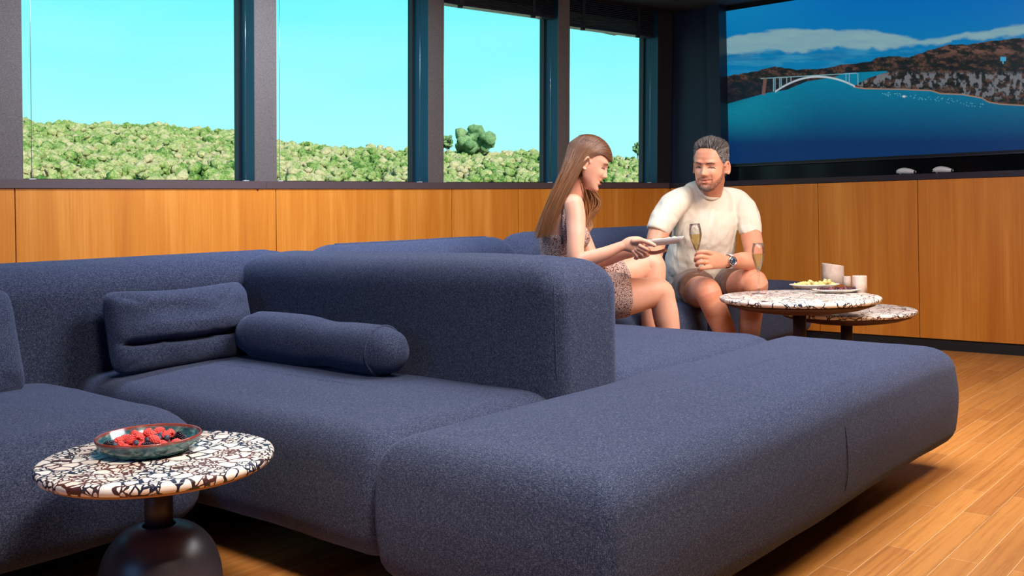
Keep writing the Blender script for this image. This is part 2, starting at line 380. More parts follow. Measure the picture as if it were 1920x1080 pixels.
def strands(name, paths, m, parent=None, r=0.002, n=4, tones=None, grad=0.0):
    """paths: lists of Vectors; one mesh of tapered strands with a tone per strand"""
    vs, fs, tone = [], [], []
    for q, path in enumerate(paths):
        base = len(vs); L = len(path); tn = tones[q] if tones else random.random(); prev = None
        for i, c in enumerate(path):
            t = (path[min(i + 1, L - 1)] - path[max(i - 1, 0)]).normalized()
            e1 = t.orthogonal() if prev is None else prev - t * prev.dot(t)
            e1.normalize(); prev = e1; e2 = t.cross(e1); rr = r * (1 - 0.85 * (i / (L - 1)) ** 4)
            for j in range(n):
                a = 2 * math.pi * j / n; vs.append(c + e1 * math.cos(a) * rr + e2 * math.sin(a) * rr); tone.append(min(1, tn + grad * (i / (L - 1)) ** 2))
        for i in range(L - 1):
            for j in range(n): fs.append((base + i * n + j, base + i * n + (j + 1) % n, base + (i + 1) * n + (j + 1) % n, base + (i + 1) * n + j))
    if parent is not None:
        inv = Matrix.LocRotScale(parent.location, parent.rotation_euler, None).inverted(); vs = [inv @ p for p in vs]
    o = arr_obj(name, vs, fs, m, parent)
    a = o.data.attributes.new('tone', 'FLOAT', 'POINT'); a.data.foreach_set('value', tone); return o

# soft upholstered block: rounded plan, rounded top and bottom edges, slightly crowned top
def block(bm, x0, x1, y0, y1, z0, z1, rv=0.05, rt=0.09, rb=0.07, crown=0.012, seed=0, amp=0.004, side=0.0, rtx=None, fn=None):
    cx_, cy_, hx, hy = (x0 + x1) / 2, (y0 + y1) / 2, (x1 - x0) / 2, (y1 - y0) / 2
    ns, nc = 22, 7
    def ring(d, z, dz_fn):
        ax, ay = hx - d * (rtx / rt if rtx else 1), hy - d; ax, ay = max(ax, 0.004), max(ay, 0.004); r_ = min(max(rv - d * 0.15, 0.02), ax, ay); pts = []
        for (sx, sy, a0) in ((1, -1, -90), (1, 1, 0), (-1, 1, 90), (-1, -1, 180)):
            for i in range(nc + 1):
                a = math.radians(a0 + 90 * i / nc); pts.append(((sx * (ax - r_)) + r_ * math.cos(a), sy * (ay - r_) + r_ * math.sin(a)))
            nx_ = {(1, -1): (1, 1), (1, 1): (-1, 1), (-1, 1): (-1, -1), (-1, -1): (1, -1)}[(sx, sy)]
            a = math.radians(a0 + 90); p0 = pts[-1]; a1 = math.radians(a0 + 90)
            p1 = (nx_[0] * (ax - r_) + r_ * math.cos(a1), nx_[1] * (ay - r_) + r_ * math.sin(a1))
            for i in range(1, ns): t = i / ns; pts.append((p0[0] * (1 - t) + p1[0] * t, p0[1] * (1 - t) + p1[1] * t))
        res = []
        for (a, b) in pts:
            res.append(V((cx_ + a, cy_ + b, z)))
        return res
    prof = []
    for i in range(7): a = math.radians(90 * i / 6); prof.append((rb * (1 - math.sin(a)), z0 + rb * (1 - math.cos(a))))
    H = z1 - rt - (z0 + rb)
    for i in range(1, 9): t = i / 9; prof.append((-side * math.sin(math.pi * t), z0 + rb + H * t))
    for i in range(9): a = math.radians(90 * i / 8); prof.append((rt * (1 - math.cos(a)), z1 - rt + rt * math.sin(a)))
    dm = min(hx * (rt / rtx if rtx else 1), hy) - 0.006
    for i in range(1, 11): t = i / 10; d = rt + (dm - rt) * t; prof.append((d, z1 + crown * (1 - (1 - t) ** 2)))
    rings = []
    for d, z in prof:
        row = []
        for p in ring(d, z, None):
            q = p * 3.0; nv = noise.noise_vector(q + V((seed * 7.1, seed, 0))) * amp + noise.noise_vector(q * 3.1 + V((seed, 0, 4))) * amp * 0.35
            p = p + V((nv.x, nv.y, nv.z * 1.2))
            if fn: p = fn(p)
            row.append(bm.verts.new(p))
        rings.append(row)
    n = len(rings[0])
    for a, b in zip(rings, rings[1:]):
        for j in range(n): bm.faces.new((a[j], a[(j + 1) % n], b[(j + 1) % n], b[j]))
    bm.faces.new(rings[0][::-1]); bm.faces.new(rings[-1])

# ================================================================== THE SETTING
XT = 5.91                                                # plane of the screen wall
WA, WB, WC = V((1.69, 4.06)), V((4.17, 3.89)), V((5.91, 3.54))
def wy(x):
    if x < WB.x: return WA.y + (x - WA.x) * (WB.y - WA.y) / (WB.x - WA.x)
    return WB.y + (x - WB.x) * (WC.y - WB.y) / (WC.x - WB.x)
def wn(x):
    a, b = (WA, WB) if x < WB.x else (WB, WC); d = (b - a).normalized(); return V((-d.y, d.x))
LEAN = 0.035
def WP(x, z, off=0.0):
    n = wn(x); o = off - (LEAN * (z - 1.02) if z > 1.02 else -0.02 * (1.02 - z))
    return V((x + n.x * o, wy(x) + n.y * o, z))
def wslab(bm, xa, xb, za, zb, oa, ob):
    xs = [xa] + ([WB.x] if xa < WB.x - 1e-4 and xb > WB.x + 1e-4 else []) + [xb]
    for p, q in zip(xs, xs[1:]):
        hexa(bm, [WP(p + 1e-5, za, oa), WP(q - 1e-5, za, oa), WP(q - 1e-5, za, ob), WP(p + 1e-5, za, ob), WP(p + 1e-5, zb, oa), WP(q - 1e-5, zb, oa), WP(q - 1e-5, zb, ob), WP(p + 1e-5, zb, ob)])

bm = bmesh.new(); box(bm, (-2.6, -2.6, -0.05), (6.2, 4.6, 0.0)); tag(mesh_obj('floor', bm, M['floor'], smooth=False), kind='structure')
bm = bmesh.new(); box(bm, (-2.6, -2.6, 2.30), (6.4, 4.6, 2.36)); box(bm, (-2.6, 3.30, 2.19), (6.4, 4.3, 2.31)); box(bm, (5.65, -2.6, 2.185), (6.3, 3.35, 2.31))
tag(mesh_obj('ceiling', bm, M['ceil'], smooth=False), kind='structure')
bm = bmesh.new(); box(bm, (-2.6, -2.7, 0), (6.2, -2.6, 2.36)); tag(mesh_obj('wall_right', bm, M['plain'], smooth=False), kind='structure')
bm = bmesh.new(); box(bm, (-2.7, -2.7, 0), (-2.6, 4.6, 2.36)); tag(mesh_obj('wall_back', bm, M['plain'], smooth=False), kind='structure')

# window wall: panelled dado, sill, posts
wl = empty('wall_left', (1.7, 4.06, 0), kind='structure')
bm = bmesh.new(); wslab(bm, -2.6, 5.99, 0.0, 1.0, 0.02, 0.10); mesh_obj('backing', bm, M['black'], wl, smooth=False)
js = [-2.6, -0.65, 0.55, 1.748, 2.950, 4.108, 4.597, 5.09, 5.93]
for a, b in zip(js, js[1:]):
    bm = bmesh.new(); wslab(bm, a + 0.0022, b - 0.0022, 0.06, 0.982, 0.0, 0.022); mesh_obj('wood_panel', bm, M['wood'], wl, smooth=False)
posts = [(1.2, 1.781), (2.835, 2.956), (3.934, 4.046), (4.911, 5.003), (5.793, 5.93), (-2.6, 0.35)]
for a, b in posts:
    bm = bmesh.new(); wslab(bm, a, b, 1.02, 2.2, 0.0, 0.004); mesh_obj('post_face', bm, M['post'] if a < 5.5 else M['dark'], wl, smooth=False)
    bm = bmesh.new(); wslab(bm, a + 0.001, b - 0.001, 1.02, 2.2, 0.004, 0.17); mesh_obj('post', bm, M['jamb'], wl, smooth=False)
bm = bmesh.new(); wslab(bm, -2.6, 5.92, 2.10, 2.36, 0.08, 0.17); mesh_obj('window_head', bm, M['jamb'], wl, smooth=False)
sx_ = [-2.6, 2.893, 5.92]
t_ = empty('trim_1', (1.7, 4.06, 0.98), kind='structure')
for a, b in zip(sx_, sx_[1:]):
    bm = bmesh.new(); wslab(bm, a + 0.0006, b - 0.0006, 0.984, 1.02, -0.006, 0.19); mesh_obj('sill', bm, M['sill'], t_, smooth=False)
wins = [(1.781, 2.835), (2.956, 3.934), (4.046, 4.911), (5.003, 5.793), (0.35, 1.2)]
for i, (a, b) in enumerate(wins):
    wo = empty('window_%d' % (i + 1), WP((a + b) / 2, 1.02, 0.14), kind='structure')
    bm = bmesh.new()
    wslab(bm, a, a + 0.012, 1.02, 2.12, 0.125, 0.165); wslab(bm, b - 0.012, b, 1.02, 2.12, 0.125, 0.165); wslab(bm, a, b, 1.018, 1.028, 0.125, 0.165)
    mesh_obj('window_frame', bm, M['dark'], wo, smooth=False)
    bm = bmesh.new(); wslab(bm, a + 0.004, b - 0.004, 1.022, 2.14, 0.142, 0.148); mesh_obj('pane', bm, M['glass'], wo, smooth=False)

# screen wall
bm = bmesh.new(); box(bm, (XT + 0.161, -2.6, 0), (XT + 0.24, 3.75, 2.36)); tag(mesh_obj('wall_front', bm, M['black'], smooth=False), kind='structure')
bm = bmesh.new(); box(bm, (XT + 0.03, 3.222, 1.018), (XT + 0.16, 3.60, 2.25)); tag(mesh_obj('trim_2', bm, M['navy'], smooth=False), kind='structure')
bm = bmesh.new(); box(bm, (XT - 0.02, 3.128, 1.018), (XT + 0.16, 3.222, 2.20)); tag(mesh_obj('trim_3', bm, M['navy'], smooth=False), kind='structure')
bm = bmesh.new(); box(bm, (XT + 0.10, -2.6, 1.018), (XT + 0.16, 3.128, 1.108)); tag(mesh_obj('trim_4', bm, M['gloss'], smooth=False), kind='structure')
bm = bmesh.new(); box(bm, (XT + 0.11, -2.6, 1.108), (XT + 0.16, 3.128, 2.25)); tag(mesh_obj('trim_5', bm, M['dark'], smooth=False), kind='structure')

# low cabinet under the screen
cb = empty('media_cabinet', (XT + 0.2, 1.2, 0), label='long low cherry wood cabinet with black plinth along the wall under the large screen', cat='cabinet')
dj = [-2.55, -1.7, -0.52, 0.08, 0.68, 1.28, 1.88, 2.48, 3.08, 3.53]
for a, b in zip(dj, dj[1:]):
    bm = bmesh.new(); box(bm, (XT, a + 0.0022, 0.066), (XT + 0.02, b - 0.0022, 0.982)); mesh_obj('door', bm, M['wood'], cb, smooth=False)
bm = bmesh.new(); box(bm, (XT + 0.021, -2.55, 0.066), (XT + 0.155, 3.53, 0.982)); mesh_obj('carcass', bm, M['black'], cb, smooth=False)
bm = bmesh.new(); box(bm, (XT + 0.012, -2.55, 0.0), (XT + 0.155, 3.53, 0.066)); mesh_obj('plinth', bm, M['black'], cb, smooth=False)
bm = bmesh.new(); box(bm, (XT - 0.006, -2.55, 0.984), (XT + 0.155, 3.54, 1.018), 0.001); mesh_obj('top_board', bm, mat('dark_aubergine_board', (0.022, 0.014, 0.02), 0.35), cb, smooth=False)

# ------------------------------------------------------------------ the screen and its picture
def vnoise(x, y, seed):
    xi, yi = np.floor(x).astype(int), np.floor(y).astype(int); xf, yf = x - xi, y - yi
    def hsh(a, b):
        n = (a * 374761393 + b * 668265263 + seed * 1442695041) & 0xffffffff
        n = ((n ^ (n >> 13)) * 1274126177) & 0xffffffff; return ((n ^ (n >> 16)) & 0xffff) / 65535.0
    u_, v_ = xf * xf * (3 - 2 * xf), yf * yf * (3 - 2 * yf)
    return (hsh(xi, yi) * (1 - u_) + hsh(xi + 1, yi) * u_) * (1 - v_) + (hsh(xi, yi + 1) * (1 - u_) + hsh(xi + 1, yi + 1) * u_) * v_
def fbm(x, y, seed, o=4):
    s, a, t = 0, 0.5, 0
    for i in range(o): s = s + a * vnoise(x * 2 ** i, y * 2 ** i, seed + i); t += a; a *= 0.5
    return s / t
TX = XT + 0.085
YL, YR, ZB, ZT = PX(1362, 200, TX).y, PX(1362, 200, TX).y - 1.86, PX(1362, 308, TX).z, PX(1362, 21, TX).z
tv = empty('television', (TX, (YL + YR) / 2, ZB), label='large wall screen showing a white arch bridge over a blue bay between rocky hills', cat='screen')
bm = bmesh.new(); box(bm, (TX + 0.001, YR - 0.012, ZB - 0.018), (TX + 0.022, YL + 0.012, ZT + 0.012), 0.002); mesh_obj('bezel', bm, M['bezel'], tv, smooth=False)
bm = bmesh.new(); box(bm, (TX - 0.004, YR - 0.012, ZB - 0.019), (TX + 0.004, YL + 0.012, ZB - 0.016)); mesh_obj('bottom_strip', bm, mat('dark_chrome', (0.12, 0.11, 0.12), 0.3, 1.0), tv, smooth=False)
NXp, NYp = 760, 420
gy, gz = np.meshgrid(np.linspace(YL, YR, NXp + 1), np.linspace(ZT, ZB, NYp + 1))
# photograph coordinates of every picture element of the screen, in a 1362..1920 x 0..308 layout of the picture
dx = np.full_like(gy, TX); P3 = np.stack([dx, gy, gz - EYE], -1)
Dd = P3 @ np.array(CV); ix = CX + F_PX * (P3 @ np.array(CR)) / Dd; iy = CY - F_PX * (P3 @ np.array(CU)) / Dd
a_, b_ = (ix - 1220) / 700 * 1920, iy / 360 * 987        # picture layout units
def lerp(c0, c1, t): t = np.clip(t, 0, 1)[..., None]; return np.array(c0) * (1 - t) + np.array(c1) * t
def sm(e0, e1, x): t = np.clip((x - e0) / (e1 - e0 + 1e-9), 0, 1); return t * t * (3 - 2 * t)
def over(img, c, al): return img * (1 - al[..., None]) + np.array(c) * al[..., None]
px = lambda c: np.array([((q / 255 + 0.055) / 1.055) ** 2.4 for q in c])
img = lerp(px((0, 104, 178)), px((0, 118, 168)), (b_ - 0) / 300) + 0.0
img = img * (1 - 0.0) ; img = lerp(0 * np.ones(3), 1 * np.ones(3), np.zeros_like(a_)) * 0 + img
img = over(img, px((20, 140, 180)), sm(1100, 380, a_) * sm(260, 0, b_) * 0.5)
tc_ = np.interp(a_, [390, 520, 700, 860, 1000, 1150, 1290, 1400, 1600, 1920], [200, 165, 150, 148, 152, 158, 185, 205, 175, 122])
bc_ = np.interp(a_, [390, 600, 800, 960, 1100, 1290, 1400, 1600, 1920], [285, 262, 268, 245, 262, 238, 235, 205, 178])
wob = (fbm(a_ / 60, b_ / 30, 3) - 0.5) * 34
cl = sm(-6, 10, b_ - tc_ - wob * 0.7) * sm(14, -10, b_ - bc_ - wob * 1.3)
img = over(img, px((128, 165, 172)), cl * (0.75 + 0.35 * fbm(a_ / 90, b_ / 18, 9)).clip(0, 1))
img = over(img, px((70, 150, 178)), sm(225, 260, b_) * sm(420, 300, b_) * 0.45 * sm(0.35, 0.65, fbm(a_ / 120, b_ / 22, 12)))
img = over(img, px((0, 92, 150)), sm(250, 285, b_) * sm(360, 310, b_) * 0.45 * sm(0.4, 0.6, fbm(a_ / 150, b_ / 16, 22)))
n1 = fbm(a_ / 34, b_ / 16, 31, 5); n2 = fbm(a_ / 9, b_ / 7, 41, 4)
land = lerp(px((20, 26, 30)), px((84, 60, 52)), sm(0.38, 0.66, n1)); land = over(land, px((26, 34, 32)), sm(0.42, 0.60, n2) * 0.85); land = over(land, px((12, 26, 40)), sm(395, 430, b_) * (a_ < 1000) * 0.7)
far = np.interp(a_, [390, 560, 640, 760, 900, 1000, 1130, 1160, 1240, 1330, 1420, 1540, 1640, 1740, 1920], [392, 362, 343, 358, 352, 330, 314, 295, 288, 298, 262, 228, 228, 210, 196]) + (fbm(a_ / 25, a_ * 0, 5) - 0.5) * 12
shore = np.interp(a_, [390, 500, 600, 700, 800, 940, 1000, 1200, 1210], [535, 505, 478, 462, 420, 398, 376, 366, 366])
m_far = sm(-2, 2, b_ - far) * sm(2, -2, b_ - shore) * (a_ < 1215); img = img * (1 - m_far[..., None]) + land * m_far[..., None]
water = lerp(px((0, 118, 150)), px((0, 46, 94)), (b_ - 400) / 330); water = over(water, px((10, 140, 158)), sm(900, 420, a_) * sm(760, 560, b_) * 0.55)
water = water * (1 + 0.25 * (fbm(a_ / 30, b_ / 3.2, 61, 3) - 0.5))[..., None]
rshore = np.interp(a_, [1045, 1100, 1290, 1440, 1490, 1600, 1700, 1740, 1800, 1920], [450, 458, 462, 468, 484, 488, 506, 528, 538, 545])
m_w = np.where(a_ < 1215, sm(-2, 2, b_ - shore), 0); m_w = np.where(a_ > 1045, np.maximum(m_w, sm(-2, 2, b_ - rshore)), m_w); img = img * (1 - m_w[..., None]) + water * m_w[..., None]
rtop = np.interp(a_, [1040, 1060, 1120, 1190, 1300, 1420, 1500], [452, 432, 402, 378, 362, 352, 345]); rtop = np.where(a_ > 1215, far, rtop)
m_r = sm(-2, 2, b_ - rtop) * sm(2, -2, b_ - rshore) * (a_ > 1040)
land2 = over(land, px((112, 116, 122)), sm(0.47, 0.6, fbm(a_ / 16, b_ / 22, 77, 5)) * sm(360, 390, b_) * sm(470, 430, b_ - (a_ > 1600) * 60) * 0.85)
land2 = over(land2, px((120, 86, 74)), sm(0.52, 0.66, fbm(a_ / 60, b_ / 24, 87)) * sm(320, 250, b_) * 0.7)
land2 = over(land2, px((168, 128, 102)), sm(9, 2, rshore - b_) * 0.9)
img = img * (1 - m_r[..., None]) + land2 * m_r[..., None]
for s_, e_, c_, wd in (((566, 404), (1060, 376), (120, 165, 175), 3.0),):
    ln = s_[1] + (a_ - s_[0]) * (e_[1] - s_[1]) / (e_[0] - s_[0]); img = over(img, px(c_), sm(wd, wd * 0.4, abs(b_ - ln)) * (a_ > s_[0]) * (a_ < e_[0]))
tt = (a_ - 640) / (1050 - 640); arch = 472 - 78 * (1 - (2 * tt - 1.08) ** 2 / 1.17) ** 1.0; arch = np.where(tt > 0.54, 394 + 50 * ((tt - 0.54) / 0.46) ** 2, arch)
img = over(img, px((178, 190, 196)), sm(6.5, 3.0, abs(b_ - arch)) * (tt > 0) * (tt < 1))
deck = 404 + (a_ - 566) * (376 - 404) / (1060 - 566)
for q in (632, 640, 664, 672, 700, 722, 1005, 1022, 1066): img = over(img, px((120, 160, 172)), sm(3.0, 1.2, abs(a_ - q)) * (b_ > deck) * (b_ < np.where((tt > 0) & (tt < 1), arch, 470 if q < 650 else 440)))
img = over(img, px((120, 84, 76)), sm(12, 6, abs(a_ - 585 + (b_ - 440) * 0.12)) * (b_ > 402) * (b_ < 488) * 0.8)
refl = sm(470, 500, b_) * sm(620, 500, b_) * (a_ < 620) ; img = over(img, px((8, 24, 34)), refl * 0.75 * sm(640, 420, a_ + (b_ - 470) * 2))
for q in range(60):
    qx, qy = random.uniform(1190, 1720), 0; qy = np.interp(qx, [1190, 1500, 1720], [470, 498, 535]) + random.uniform(0, 26)
    img = over(img, px((120, 190, 200)), sm(3.4, 1.5, np.hypot((a_ - qx), (b_ - qy) * 1.3)) * 0.8)
img = over(img, px((190, 190, 190)), sm(9, 5, np.hypot((a_ - 1303) * 0.8, (b_ - 496) * 1.2)))
img = over(img, px((60, 150, 190)), ((abs(a_ - 1813) < 14) & (abs(b_ - 303) < 11)).astype(float)); img = over(img, px((60, 150, 190)), ((abs(a_ - 1813) < 4) & (abs(b_ - 318) < 10)).astype(float))
loc_v = np.stack([np.full(gy.size, -0.0006), (gy - (YL + YR) / 2).ravel(), (gz - ZB).ravel()], -1)
idx = np.arange((NXp + 1) * (NYp + 1)).reshape(NYp + 1, NXp + 1)
quads = np.stack([idx[:-1, :-1], idx[1:, :-1], idx[1:, 1:], idx[:-1, 1:]], -1).reshape(-1, 4)
me = bpy.data.meshes.new('screen'); me.vertices.add(len(loc_v)); me.vertices.foreach_set('co', loc_v.ravel())
me.loops.add(quads.size); me.loops.foreach_set('vertex_index', quads.ravel()); me.polygons.add(len(quads)); me.polygons.foreach_set('loop_start', np.arange(0, quads.size, 4)); me.update(calc_edges=True)
ca = me.color_attributes.new('picture', 'FLOAT_COLOR', 'POINT'); ca.data.foreach_set('color', np.concatenate([img.clip(0, 1).reshape(-1, 3), np.ones((img.size // 3, 1))], 1).ravel())
sm_ = mat('lit_screen', (0.01, 0.01, 0.01), 0.35, 0, 0.2); k = N(sm_); at = k.new('ShaderNodeAttribute'); at.attribute_name = 'picture'
k.l(at.outputs['Color'], k.b.inputs['Emission Color']); k.b.inputs['Emission Strength'].default_value = 0.95; k.b.inputs['Base Color'].default_value = (0.004, 0.004, 0.004, 1)
me.materials.append(sm_); so = bpy.data.objects.new('screen', me); COL.objects.link(so); so.parent = tv

# ------------------------------------------------------------------ blinds with guide wires
def blind(a, b, ztop, zbot_a, zbot_b, label, rows=14):
    o = empty('venetian_blind', WP((a + b) / 2, ztop, 0.06), label=label, cat='blind', group=None)
    if rows:
        bm = bmesh.new(); H = ztop - zbot_a
        for i in range(rows):
            f0 = (i + 0.15) / rows; f1 = (i + 0.72) / rows; z0 = ztop - H * f1; z1 = ztop - H * f0
            wslab(bm, a + 0.01, b - 0.01, z0, z1, 0.03, 0.085)
        mesh_obj('slat_stack', bm, M['slat'], o, smooth=False)
        bm = bmesh.new(); wslab(bm, a + 0.008, b - 0.008, zbot_a - 0.014, zbot_a, 0.026, 0.09); mesh_obj('bottom_rail', bm, M['slat'], o, smooth=False)
        for f in (0.18, 0.80):
            xx = a + (b - a) * f
            bm = bmesh.new(); wslab(bm, xx - 0.012, xx + 0.012, zbot_a, ztop, 0.024, 0.028); mesh_obj('ladder_tape', bm, M['dark'], o, smooth=False)
            bm = bmesh.new(); wslab(bm, xx - 0.012, xx + 0.012, zbot_a - 0.026, zbot_a - 0.012, 0.026, 0.045); mesh_obj('clip', bm, M['black'], o, smooth=False)
    for xx in (a + 0.055, b - 0.012):
        bm = bmesh.new(); p, q = WP(xx, 1.022, 0.06), WP(xx, ztop, 0.06); tube(bm, [(p, 0.0011), (q, 0.0011)], n=6, k=1, caps=False); mesh_obj('guide_wire', bm, M['wire'], o)
        bm = bmesh.new(); wslab(bm, xx - 0.014, xx + 0.014, 1.0205, 1.026, 0.052, 0.068); mesh_obj('wire_clip', bm, M['clip'], o, smooth=False)
    return o
blind(1.781, 2.835, 2.19, 2.12, 2.12, 'raised black venetian blind of the leftmost fully visible window, its guide wires showing', 3)
blind(2.956, 3.934, 2.19, 2.12, 2.12, 'raised black venetian blind of the second window from the left, its guide wire showing', 3)
blind(4.046, 4.911, 2.19, 2.055, 2.04, 'raised black slatted blind at the top of the third window, above the round tree')
blind(5.003, 5.793, 2.19, 2.02, 2.0, 'raised black slatted blind at the top of the narrow window above the woman')

# ================================================================== SOFAS
FB = M['fabric']
def seam_line(parent, pts, r=0.0016):
    bm = bmesh.new(); tube(bm, [(p, r) for p in pts], n=6, k=4); return mesh_obj('seam', bm, FB, parent)
# the big ottoman in front
ot = empty('ottoman', (2.35, 1.25, 0), label='long navy woven bench ottoman in the foreground, nearest the camera and without a back', cat='ottoman')
bm = bmesh.new(); block(bm, 1.372, 3.335, 0.945, 1.545, 0.075, 0.398, rv=0.026, rt=0.080, rb=0.075, crown=0.016, seed=1, side=0.006, rtx=0.09)
mesh_obj('cushion', bm, FB, ot)
bm = bmesh.new(); box(bm, (1.62, 1.16, 0.0), (3.02, 1.40, 0.09)); mesh_obj('base', bm, M['black'], ot, smooth=False)
yq = 0.9415
seam_line(ot, [(2.385, yq + 0.05, 0.378), (2.385, yq + 0.018, 0.35), (2.385, yq + 0.0, 0.305), (2.385, yq - 0.006, 0.22), (2.385, yq + 0.002, 0.15), (2.385, yq + 0.03, 0.1)], 0.0013)
seam_line(ot, [(1.376 + 0.01, yq + 0.004 + 0.006, 0.31), (1.374 + 0.008, yq + 0.006, 0.22), (1.378 + 0.01, yq + 0.012, 0.15)], 0.0018)

# corner sofa on the left
cs = empty('corner_sofa', (1.4, 2.7, 0), label='navy woven corner sofa on the left holding the square pillows and the bolster', cat='sofa')
bm = bmesh.new(); block(bm, 1.40, 2.06, 1.56, 3.02, 0.10, 0.388, rv=0.05, rt=0.085, rb=0.075, crown=0.016, seed=2, side=0.004); mesh_obj('seat', bm, FB, cs)
bm = bmesh.new(); block(bm, -0.40, 1.385, 2.14, 3.02, 0.10, 0.39, rv=0.09, rt=0.11, rb=0.08, crown=0.02, seed=3, side=0.006); mesh_obj('seat', bm, FB, cs)
bm = bmesh.new(); block(bm, -0.40, 2.34, 2.90, 3.20, 0.085, 0.725, rv=0.09, rt=0.12, rb=0.07, crown=0.004, seed=4); mesh_obj('backrest', bm, FB, cs)
bm = bmesh.new(); block(bm, 2.015, 2.335, 1.555, 2.99, 0.085, 0.725, rv=0.06, rt=0.10, rb=0.07, crown=0.006, seed=5, rtx=0.10); mesh_obj('side_backrest', bm, FB, cs)
bm = bmesh.new(); box(bm, (-0.35, 2.42, 0), (1.7, 3.05, 0.11)); box(bm, (1.70, 1.75, 0), (2.22, 3.05, 0.11)); mesh_obj('base', bm, M['black'], cs, smooth=False)
seam_line(cs, [(2.03, 1.562, 0.42), (2.024, 1.560, 0.5), (2.026, 1.562, 0.6), (2.034, 1.57, 0.66)], 0.0016)

# chaise the woman sits on
ch = empty('chaise', (2.9, 1.9, 0), label='navy woven chaise seat behind the ottoman, under the woman', cat='sofa')
bm = bmesh.new(); block(bm, 2.35, 3.40, 1.56, 2.36, 0.085, 0.388, rv=0.06, rt=0.10, rb=0.075, crown=0.018, seed=6); mesh_obj('seat', bm, FB, ch)
bm = bmesh.new(); box(bm, (2.45, 1.68, 0), (3.25, 2.25, 0.1)); mesh_obj('base', bm, M['black'], ch, smooth=False)
# sofa along the windows behind the couple
s2 = empty('window_sofa', (3.0, 2.8, 0), label='navy woven sofa section against the window wall behind the woman', cat='sofa')
bm = bmesh.new(); block(bm, 2.36, 3.40, 2.38, 2.89, 0.085, 0.388, rv=0.05, rt=0.09, rb=0.075, crown=0.016, seed=7); mesh_obj('seat', bm, FB, s2)
bm = bmesh.new(); block(bm, 2.38, 3.60, 2.90, 3.20, 0.085, 0.735, rv=0.13, rt=0.14, rb=0.07, crown=0.004, seed=8, rtx=0.16); mesh_obj('backrest', bm, FB, s2)
bm = bmesh.new(); box(bm, (2.45, 2.48, 0), (3.35, 3.1, 0.1)); mesh_obj('base', bm, M['black'], s2, smooth=False)
s3 = empty('window_sofa', (4.2, 2.8, 0), label='navy woven sofa section the man sits on, its back along the window wall', cat='sofa')
bm = bmesh.new(); block(bm, 3.42, 4.32, 2.36, 2.89, 0.085, 0.388, rv=0.07, rt=0.09, rb=0.075, crown=0.016, seed=9); mesh_obj('seat', bm, FB, s3)
bm = bmesh.new(); block(bm, 3.62, 5.05, 2.94, 3.22, 0.085, 0.745, rv=0.11, rt=0.12, rb=0.07, crown=0.004, seed=10); mesh_obj('backrest', bm, FB, s3)
bm = bmesh.new(); box(bm, (3.5, 2.48, 0), (4.25, 3.1, 0.1)); mesh_obj('base', bm, M['black'], s3, smooth=False)
s4 = empty('sofa_seat', (5.0, 2.8, 0), label='navy backless sofa seat between the man and the cabinet wall, behind the round tables', cat='sofa')
bm = bmesh.new(); block(bm, 4.40, 5.72, 2.44, 2.93, 0.075, 0.395, rv=0.05, rt=0.07, rb=0.07, crown=0.01, seed=11); mesh_obj('seat', bm, FB, s4)
bm = bmesh.new(); box(bm, (4.5, 2.5, 0), (5.6, 2.88, 0.1)); mesh_obj('base', bm, M['black'], s4, smooth=False)

# cushions
def pillow(name, W, H, T, Mx, label, groove=False, seed=0):
    n = 40; vs, fs = [], []
    for side in (1, -1):
        for i in range(n + 1):
            for j in range(n + 1):
                a, b = -1 + 2 * i / n, -1 + 2 * j / n
                e = max(0.0, (1 - abs(a) ** 5) * (1 - abs(b) ** 5)) ** 0.5
                t = T * (0.40 * e + 0.60 * max(0, (1 - a * a) * (1 - b * b)) ** 0.45)
                fc = 1.0 if max(abs(a), abs(b)) < 1e-6 else max(abs(a), abs(b)) / (abs(a) ** 7 + abs(b) ** 7) ** (1 / 7)
                x, z = a * fc * W * (1 - 0.03 * (1 - b * b)), b * fc * H * (1 - 0.14 * (1 - a * a) * (1 if b > 0 else 0.2))
                if groove and side == 1:
                    zz = -0.32 + 0.10 * (a * a) - 0.05; t -= T * 0.85 * math.exp(-((b - zz) / 0.065) ** 2) * sm(1.0, 0.7, abs(a)); t += T * 0.22 * math.exp(-((b - zz - 0.3) / 0.25) ** 2) * (1 - a * a)
                nn = noise.noise(V((a * 2.2 + seed, b * 2.2, side))) * 0.010 * e
                vs.append(Mx @ V((x, -side * (t + nn), z)))
        base = (0 if side == 1 else (n + 1) ** 2)
        for i in range(n):
            for j in range(n):
                q = [base + i * (n + 1) + j, base + (i + 1) * (n + 1) + j, base + (i + 1) * (n + 1) + j + 1, base + i * (n + 1) + j + 1]
                fs.append(q if side == 1 else q[::-1])
    o = arr_obj(name, vs, fs, FB); bm = bmesh.new(); bm.from_mesh(o.data); bmesh.ops.remove_doubles(bm, verts=bm.verts, dist=0.0004)
    bmesh.ops.recalc_face_normals(bm, faces=bm.faces); bm.to_mesh(o.data); bm.free()
    for p in o.data.polygons: p.use_smooth = True
    tag(o, label=label, cat='cushion'); own_origin(o, Mx.translation); return o
def frame(loc, rz, rx): return Matrix.Translation(loc) @ Matrix.Rotation(rz, 4, 'Z') @ Matrix.Rotation(rx, 4, 'X')
pillow('throw_pillow', 0.255, 0.132, 0.075, frame((1.70, 2.785, 0.518), 0.02, -0.22), 'creased rectangular navy pillow leaning on the sofa back beside the bolster', True, 3)
pillow('throw_pillow', 0.245, 0.155, 0.07, frame((0.96, 2.775, 0.53), 0.05, -0.30), 'navy pillow cut off by the left edge of the photo', False, 8)
